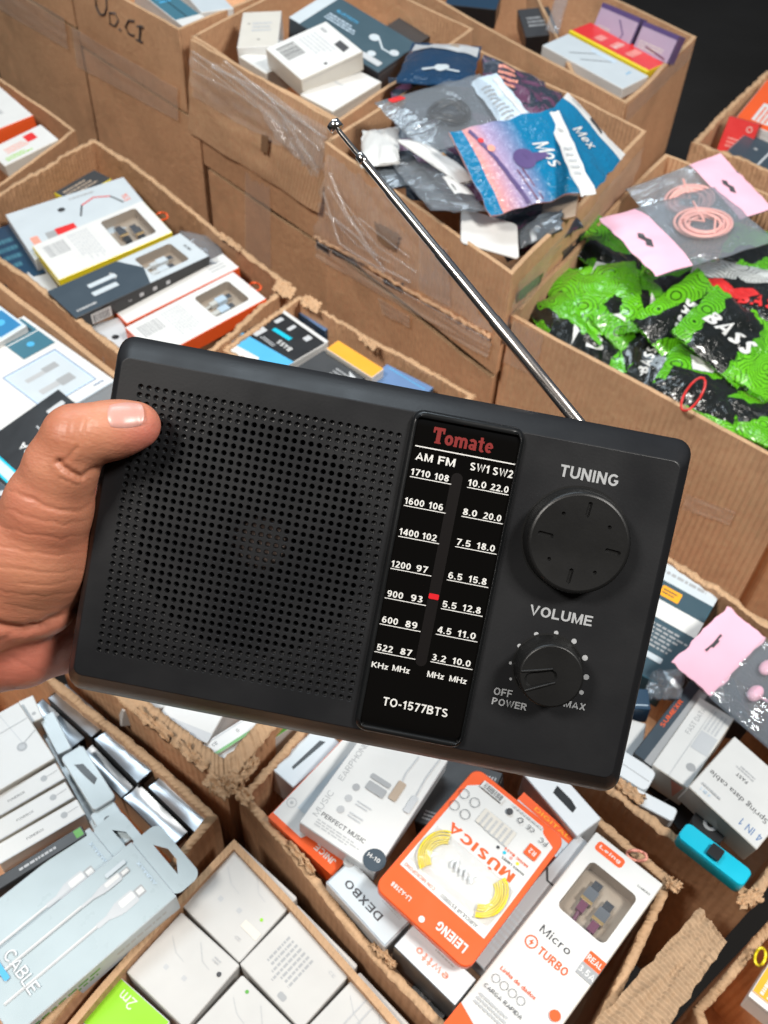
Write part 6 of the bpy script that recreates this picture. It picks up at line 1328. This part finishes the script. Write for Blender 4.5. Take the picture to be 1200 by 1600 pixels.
box('white_box', 'blank white box half under the one with the barcode', 'box', [(442, 57), (475, 90), (418, 116), (372, 90)], z3 + .004, .03, 'white', 'offwhite', [('L', .3, .3, .7, .5, 2, 'ltgrey')])
box('earphone_box', 'wide dark blue box with white earphones pictured on it', 'box', [(515, -12), (650, 62), (592, 125), (455, 22)], z3 + .004, .04, 'steel', 'slate', [('S', [(.72, .35), (.82, .5), (.95, .5)], 2.6, 'cool'), ('C', .68, .38, 7, 'cool'), ('C', .80, .72, 5.5, 'cool'), ('C', .93, .45, 6, 'cool'), ('C', .93, .45, 3, 'ltgrey'), ('R', 0, 0, .12, 1, 'cool'), ('T', 'BLUETOOTH', .34, .30, 34, 5, 'sky', 0, .02), ('L', .2, .42, .55, .60, 3, 'ltblue'), ('RR', .74, .78, .95, .9, 2, 'ltgrey')])
box('dark_box', 'dark pack against the far wall of the film wrapped carton', 'box', [(640, 12), (700, 40), (640, 80), (590, 50)], z3 - .03, .04, 'dkgrey', 'black')
# --- handwritten carton's contents
box('blue_box', 'dark blue box with a white end in the handwritten carton', 'box', [(205, -22), (245, -30), (322, 28), (287, 44)], ZT - .002, .03, 'teal', 'white', [('R', .84 if 0 else 0, .86, 1, 1, 'white'), ('L', .2, .2, .8, .5, 4, 'sky'), ('S', [(.5, .1), (.5, .85)], 1.4, 'black')])
box('white_box', 'white pack beside the dark blue box in the handwritten carton', 'box', [(265, -40), (320, -30), (362, 6), (318, 26)], ZT + .002, .03, 'cool', 'white', [('L', .3, .3, .7, .6, 2, 'grey')])

# --- plastic bags heaped in the middle carton
z4 = ZT
bag('earphone_bag', 'navy bag with pale header and white earpiece, far corner of the bag heap', 'bag', [(646, 66), (752, 72), (738, 135), (618, 128)], z4 + .018, [('R', .05, .05, .97, .30, 'ltgrey'), ('P', [(.55, .10), (.7, .10), (.7, .2), (.55, .2)], 'tan'), ('C', .55, .72, 9, 'cool'), ('S', [(.3, .8), (.5, .72), (.8, .8)], 4, 'cool')], k='navy_print', seed=2, amp=.004)
def cable_inside(col='black', n_=5, R_=.016, rad=.0016, cx=0, cy=0, name='earphone_cable', zz=-.001):
    def f(o, w, h, H):
        m = Mesh(); pts = []
        for i in range(n_ * 14):
            a = i * .449; r = R_ * (.8 + .25 * math.sin(i * .31 + n_)); pts.append((cx * w + r * math.cos(a) * 1.15, cy * h + r * math.sin(a) * .9, zz + .0025 * math.sin(i * .9)))
        tube(m, pts, rad, col, 7); m.build(name, o)
    return f
bag('earphone_bag', 'large clear grey bag with tangled black earphones and a red dot label', 'bag', [(584, 156), (752, 118), (830, 186), (668, 244)], z4 + .030, [('RR', .10, .02, .22, .14, 3, 'red')], k='bag_film', back='grey_film', seed=3, amp=.004, pillow=.008, kids=cable_inside('black', 6, .020, .0022, -.05, 0, zz=.002))
bag('silvery_bag', 'silvery pale blue card in a shiny bag, above the sunset bag', 'bag', [(735, 128), (775, 112), (835, 184), (790, 205)], z4 + .034, [('L', .15, .2, .6, .9, 9, 'grey'), ('R', .7, .1, .9, .9, 'white')], k='ltblue', seed=4, amp=.003, pillow=.003)
bag('dark_plum_bag', 'dark plum and black bag along the far rim of the bag heap', 'bag', [(748, 82), (858, 130), (850, 178), (762, 140)], z4 + .012, [('L', .2, .3, .5, .8, 4, 'salmon'), ('S', [(.1, .2), (.8, .9)], 1.5, 'purple')], k='dark_print', seed=6, amp=.004)
bag('black_bag', 'crumpled black bag sunk between the plum bag and the blue one', 'bag', [(800, 120), (882, 150), (868, 190), (800, 178)], z4 + .002, [], k='dark_print', seed=16, amp=.004)
o = bag('sunset_bag', 'blue bag printed with a pink sunset and white script Mos', 'bag', [(693, 207), (866, 170), (912, 296), (776, 338)], z4 + .040, [('T', 'Mos', .76, .52, 34, 17, 'white', -78, .012, .4), ('C', .52, .52, 12, 'purple'), ('P', [(.16, .05), (.19, .03), (.40, .98), (.36, .98)], 'purple'), ('P', [(.52, .46), (.74, .50), (.76, .56), (.56, .60)], 'purple'), ('S', [(.45, .62), (.52, .98)], 1.2, 'plum'), ('S', [(.40, .62), (.47, .98)], 1.2, 'plum'), ('C', .22, .20, 3, 'red'), ('C', .27, .32, 4, 'salmon')], k='sunset_print', regions=lambda u, v: 'blue_print' if u < .11 else 'sunset_print', seed=7, amp=.0016, pillow=.004, n=34)
bag('blue_bag', 'bright blue bag with a white slotted header and white script Mex', 'bag', [(870, 160), (885, 143), (978, 238), (905, 300)] if 0 else [(886, 146), (976, 240), (930, 300), (842, 190)], z4 + .030, [('P', [(.40, .03), (.60, .03), (.62, .12), (.54, .10), (.40, .12)], 'ink'), ('T', 'FOXEX', .16, .08, 12, 4, 'grey'), ('T', 'Mex', .50, .48, 30, 17, 'white', 0, .012, .4)], k='blue_print', regions=lambda u, v: 'white' if v < .19 else 'blue_print', seed=8, amp=.0018, pillow=.003, n=32)
bag('white_strip_bag', 'white printed strip header crossing the sunset bag', 'bag', [(851, 176), (874, 172), (930, 296), (909, 312)], z4 + .052, [('T', 'FOXEX', .5, .25, 9, 4, 'grey', -70), ('L', .2, .45, .8, .8, 5, 'ltgrey')], k='white', seed=9, amp=.002, pillow=.001, n=12)
bag('white_orange_bag', 'white bag with an orange corner under the tangled earphone bag', 'bag', [(612, 210), (660, 226), (738, 276), (728, 292)], z4 + .020, [('C', .8, .5, 3, 'amber')], k='white', seed=10, amp=.003, n=14)
bag('clear_barcode_bag', 'clear grey bag with a white barcode sticker, against the front of the bag heap', 'bag', [(612, 250), (690, 262), (765, 325), (672, 330)], z4 + .012, [('R', .55, .50, .98, .80, 'white'), ('BC', .60, .54, .93, .76, 'ink')], k='bag_film', back='grey_film', seed=11, amp=.004)
bag('grey_bag', 'teal grey crumpled bag in the left corner of the bag heap', 'bag', [(560, 240), (640, 232), (682, 290), (600, 292)], z4 + .000, [('L', .2, .2, .7, .6, 4, 'ltgrey')], k='grey_film', back='slate', seed=12, amp=.004)
bag('white_bag', 'crumpled white paper bag at the left end of the bag heap', 'bag', [(570, 205), (618, 198), (628, 252), (560, 262)], z4 + .010, [], k='white', seed=13, amp=.004, n=18)
box('white_card', 'white card with rounded corners leaning on the front rim of the bag carton', 'card', [(706, 328), (822, 345), (798, 412), (735, 372)], z4 - .004, .002, 'white', 'white', [], r=.005, reg=25)
bag('clear_dark_bag', 'dark clear bag in the right hand corner of the bag heap', 'bag', [(810, 352), (880, 310), (872, 362), (805, 412)], z4 - .006, [], k='grey_film', back='dkgrey', seed=14, amp=.004)
box('brown_card', 'small brown card tucked under the sunset bag', 'card', [(848, 312), (908, 292), (896, 336), (846, 350)], z4 + .002, .003, 'tan', 'brown', reg=20)
bag('dark_filler_bag', 'dark bag filling the right front corner under the brown card', 'bag', [(752, 340), (885, 290), (900, 350), (800, 415)], z4 - .022, [], k='dark_print', seed=20, amp=.006, n=16)
bag('dark_filler_bag', 'dark glossy bag underneath the rest of the heap', 'bag', [(600, 130), (860, 120), (900, 330), (640, 300)], z4 - .03, [], k='dark_print', seed=19, amp=.004, n=20)

# --- far carton with red and purple boxes
z5 = .05
box('cable_box', 'pale blue box with two black cable drawings in the far carton', 'box', [(852, 70), (884, 52), (1016, 116), (970, 143)], z5 + .002, .015, 'cool', 'white', [('S', [(.25, .40), (.78, .62)], 1.6, 'ink'), ('S', [(.28, .25), (.84, .45)], 1.6, 'ink'), ('RR', .78, .35, .9, .65, 1, 'ltblue'), ('T', 'Mi', .7, .85, 9, 4, 'sky')], lid=False)
box('cable_box', 'red box with a yellow end and white print in the far carton', 'box', [(882, 48), (930, 34), (1036, 96), (1018, 114)], z5 + .004, .015, 'red', 'yellow', [('R', 0, 0, .12, 1, 'yellow'), ('L', .3, .2, .8, .8, 3, 'rose'), ('T', 'MICRO', .55, .5, 22, 5, 'white')], lid=False)
def upright(name, label, cat, a, b, hgt, th, top, side, ops, z):
    """pack standing on edge: a, b bottom-left and bottom-right pixel corners of its face on height z"""
    A, B = at(*a, z), at(*b, z); x = (B - A).normalized(); w = (B - A).length; n_ = Vector((x.y, -x.x, 0)); n_ = -n_ if (CAM - A).dot(n_) < 0 else n_
    y = Vector((0, 0, 1)); lean = (y * .9 - n_ * .35).normalized(); nn = x.cross(lean); c = (A + B) / 2 + lean * hgt / 2
    M = Matrix(((x.x, lean.x, nn.x, c.x), (x.y, lean.y, nn.y, c.y), (x.z, lean.z, nn.z, c.z), (0, 0, 0, 1)))
    return box(name, label, cat, None, z, th, top, side, ops, world=(M, w, hgt))
upright('boxed_set', 'purple and lilac box standing at the back of the far carton, left of its twin', 'box', (924, 48), (982, 74), .040, .02, 'lilac', 'purple', [('R', 0, 0, 1, .16, 'purple'), ('S', [(.55, .3), (.75, .7), (.7, .95)], 2, 'purple'), ('L', .1, .7, .5, .9, 3, 'offwhite')], z5 - .0)
upright('boxed_set', 'purple and lilac box standing at the back of the far carton, right of its twin', 'box', (988, 76), (1042, 100), .038, .02, 'lilac', 'purple', [('R', 0, 0, 1, .16, 'purple'), ('L', .1, .6, .9, .9, 3, 'offwhite'), ('S', [(.3, .75), (.9, .9)], 2, 'plum')], z5 - .0)
box('dark_cable_box', 'black box in the narrow part of the far carton', 'box', [(800, 20), (868, 4), (862, 50), (830, 62)], z5 - .01, .03, 'dkgrey', 'black', [('L', .2, .3, .8, .7, 3, 'grey')])
bag('clear_bag', 'clear bag folded over the divider of the far carton', 'bag', [(868, -10), (888, 0), (870, 58), (856, 40)], z5 + .01, k='bag_film', seed=22, amp=.004, n=12)
box('dark_box', 'blue and black pack beyond the bag heap at the top edge', 'box', [(700, -20), (790, -10), (770, 14), (700, 8)], z5 - .02, .03, 'navy', 'black', [])
# --- far right carton
box('orange_box', 'white box with a broad orange top at the right edge', 'box', [(1150, 182), (1200, 122), (1260, 150), (1215, 215)], .008, .045, 'orange', 'white', [('R', .1, .3, .5, .7, 'white'), ('L', .12, .35, .48, .65, 3, 'orange')])
upright('orange_box', 'red box with a round white emblem in front of the orange topped box', 'box', (1118, 238), (1165, 252), .05, .03, 'red', 'dred', [('O', .75, .2, 4, 1, 'offwhite'), ('L', .2, .5, .8, .8, 3, 'rose')], -.03)
box('grey_gadget', 'dark grey gadget in a pale tray at the right edge', 'gadget', [(1135, 238), (1165, 205), (1260, 250), (1225, 290)], -.006, .02, 'slate', 'white', [('S', [(.1, .5), (.8, .5)], 3, 'ltgrey'), ('C', .6, .3, 3, 'grey')])

# --- heap of green bags
z8 = .06
gk = {0: 'green_band', 1: 'green_print', 2: 'green_half', 3: 'swirl_half', 4: 'green_mid'}
gb_ = [(930, 470, 130, 90, 6, 0.008, 1, [], 'crumpled green bag in the left corner of its carton'),
       (940, 520, 120, 100, -35, .000, 2, [('T', 'B', .5, .70, 18, 22, 'white', 20, .03), ('P', [(.1, .5), (.25, .45), (.3, .9), (.2, .7)], 'white')], 'green and black bag showing a single white B, near the left corner'),
       (880, 510, 90, 60, -60, .002, 1, [], 'small green bag fold touching the left corner of the carton'),
       (1078, 505, 110, 110, -50, .014, 0, [('T', 'BASS', .42, .55, 44, 17, 'white', -72, .06)], 'green bag with a black band and tall white BASS letters'),
       (1135, 525, 120, 85, -42, .020, 4, [('T', 'BASS', .5, .5, 56, 24, 'white', 0, .06, .3)], 'black banded bag with slanted white BASS, in the middle of the heap'),
       (1160, 455, 150, 70, -8, .016, 3, [('P', [(.08, .48), (.30, .42), (.42, .56), (.60, .50), (.66, .62), (.50, .78), (.34, .70), (.20, .86), (.10, .70)], 'red'), ('T', 'BASS', .70, .74, 50, 20, 'red', 0, .06, .3)], 'black and white swirl bag with red BASS lettering'),
       (1190, 545, 90, 110, -35, .012, 1, [], 'bright green bag against the right edge of the view'),
       (1010, 560, 110, 110, 12, .000, 4, [('T', 'BASS', .5, .6, 30, 12, 'white', 60, .04, .2)], 'green and black bag with crumpled white letters at the front rim'),
       (1100, 605, 130, 80, -28, .006, 1, [('P', [(.1, .5), (.9, .4), (.95, .9), (.1, .95)], 'black_print'), ('P', [(.2, .2), (.6, .1), (.5, .35), (.3, .45)], 'white')], 'green bag with a white jagged patch, low in the heap'),
       (1170, 640, 130, 70, -25, .000, 1, [], 'dark speckled green bag along the front rim at the right'),
       (960, 400, 120, 60, -38, .004, 1, [], 'dark green bag under the pink header near the far left wall'),
       (1180, 395, 90, 60, -20, .004, 1, [], 'green bag edge showing beside the pink bags at the right'),
       (1040, 590, 100, 70, -35, -.006, 2, [('P', [(.1, .1), (.3, .5), (.2, .8)], 'white'), ('P', [(.5, .1), (.65, .4), (.5, .6), (.55, .35)], 'white')], 'black bag with a white spike against the front wall'),
       (1000, 500, 100, 90, 40, .004, 4, [('P', [(.2, .2), (.5, .4), (.3, .7)], 'white'), ('P', [(.6, .5), (.8, .3), (.7, .9)], 'white')], 'black bag with white flame shapes in the middle left of the heap'),
       (1060, 440, 110, 70, -10, .002, 1, [], 'green bag just below the lower pink bag'),
       (1175, 672, 120, 55, -28, -.012, 1, [], 'deep green bag pressed against the front wall at the lower right')]
for i, (cx, cy, w_, h_, an, dz, v, ops, lb) in enumerate(gb_):
    bag('green_snack_bag' if 0 else 'green_bag', lb, 'bag', qc(cx, cy, w_ * 1.12, h_ * 1.2, an), z8 + dz * 1.3 - .012, ops, k=gk[v] if i not in (0, 6, 3) else ('green_band' if i == 3 else 'green_plain') if i not in (5, 10, 15, 9) else (gk[v] if v == 3 else 'green_deep'), group='green and black bags', seed=30 + i, amp=.0050, pillow=.006, n=34, back='green_print', zig=1)
for i, (cx, cy, an) in enumerate(((900, 470, 30), (980, 450, -30), (1010, 530, 10), (1080, 560, -20), (1150, 590, -30), (1080, 640, -28), (1190, 660, -28), (1130, 470, 15), (1220, 600, 40), (930, 560, -30))):
    bag('green_bag', 'dark fold of a green and black bag buried deep in the heap', 'bag', qc(cx, cy, 150, 110, an), z8 - .045 + .004 * (i % 3), [], k=gk[(1, 4, 2)[i % 3]], group='green and black bags buried in the heap', seed=60 + i, amp=.006, pillow=.010, n=18, back='green_print')
box('white_card', 'small white card tucked in the green bag carton under the pink header', 'card', qc(950, 428, 50, 30, -20), z8 + .004, .002, 'ltgrey', 'white')
loop('elastic_loop', 'red elastic loop lying on the green bags by the front rim', ell(1083, 616, 30, 12, -1.0), z8 + .018, .0011, 'red')
def coil(cx, cy, R_, n_=7):
    def f(o, w, h, H):
        m = Mesh()
        for k in range(n_):
            r = R_ * (1 - .07 * k); pts = [(cx * w + .0028 * math.sin(k * 2.1) + r * (1.05 + .03 * math.sin(k)) * math.cos(a * .2618), cy * h + .0028 * math.cos(k * 1.7) + r * .92 * math.sin(a * .2618), .0005 + .0014 * (k % 3)) for a in range(25)]
            tube(m, pts, .0016, 'salmonpink', 6, caps=False)
        tube(m, [(cx * w + R_ * .2, cy * h + R_ * .9, .003), (cx * w + R_ * .5, cy * h, .004), (cx * w - R_ * .1, cy * h - R_ * .8, .003)], .0013, 'salmonpink', 6)
        tube(m, [(cx * w - R_ * .6, cy * h + R_ * .5, .003), (cx * w, cy * h, .004), (cx * w + R_ * .4, cy * h + R_ * 1.3, .003)], .0013, 'salmonpink', 6)
        m.build('coiled_earphone_cable', o)
    return f
paper('salmonpink', (.82, .42, .38), .4, 0, .2)
PS = [('P', [(.10, .42), (.13, .42), (.13, .5), (.15, .5), (.15, .62), (.13, .62), (.13, .70), (.10, .70), (.11, .56)], 'ink')]
bag('pink_header_bag', 'clear bag with coiled pink cable, pink header at its lower left, above the other', 'bag', [(992, 328), (1113, 297), (1212, 372), (1074, 424)] if 0 else [(938, 337), (1116, 296), (1215, 372), (1023, 436)], z8 + .052, [('P', [(.13, .40), (.16, .44), (.15, .50), (.17, .56), (.14, .66), (.11, .60), (.13, .54), (.11, .46)], 'ink')], k='bag_film', regions=lambda u, v: 'pink' if u < .30 else 'bag_film', back='grey_film', seed=41, amp=.0022, pillow=.005, kids=coil(.14, .0, .027), n=30)
bag('pink_header_bag', 'clear bag with a pink header at its upper right, half under the other pink bag', 'bag', [(980, 296), (1124, 238), (1208, 325), (1050, 385)], z8 + .034, [('P', [(.80, .40), (.83, .44), (.82, .50), (.84, .56), (.81, .66), (.78, .60), (.80, .54), (.78, .46)], 'ink')], k='bag_film', regions=lambda u, v: 'pink' if u > .68 else 'bag_film', back='grey_film', seed=42, amp=.0022, pillow=.004, kids=coil(-.08, .0, .024), n=30)

# --- carton behind the radio
box('speaker_box', 'black and sky blue box printed BASS upside down, behind the top edge of the radio', 'box', [(412, 592), (344, 540), (441, 482), (514, 535)], -.006, .03, 'black', 'white', [
    ('P', [(0, 0), (1, 0), (1, .35), (0, .45)], 'sky'), ('P', [(.2, 0), (1, 0), (1, .12), (.4, .2)], 'white'), ('T', 'BASS', .36, .56, 20, 7, 'white', 0, .04), ('P', [(.40, .66), (.75, .64), (.75, .70), (.40, .72)], 'cyan'), ('RR', .78, .42, .92, .60, 1, 'ltgrey'), ('L', .45, .44, .75, .50, 2, 'ltgrey'), ('R', 0, .95, 1, 1, 'white'), ('RR', .55, .78, .62, .90, 1, 'ltgrey'), ('RR', .80, .76, .88, .88, 1, 'ltgrey'), ('RR', .2, .80, .3, .9, 1, 'ltgrey')])
box('orange_pack', 'bright orange box end poking up behind the radio', 'box', [(527, 528), (598, 574), (582, 594), (512, 546)], .002, .03, 'amber', 'offwhite', [])
box('black_box', 'black box with white splashes between the BASS box and the orange one', 'box', [(505, 545), (570, 590), (520, 625), (455, 580)], -.004, .03, 'dkgrey', 'black', [('L', .5, .2, .95, .5, 3, 'grey'), ('P', [(.7, .1), (.9, .15), (.85, .3)], 'ltgrey')])
box('blue_pack', 'dark blue pack next to the orange box behind the radio', 'box', [(602, 568), (680, 605), (640, 640), (570, 600)], -.010, .03, 'midblue', 'navy', [('S', [(.1, .1), (.9, .2)], 1, 'sky')])
box('blue_pack', 'blue edged pack along the torn far rim behind the radio', 'box', [(478, 478), (520, 508), (508, 520), (466, 490)], -.02, .03, 'midblue', 'navy', [])
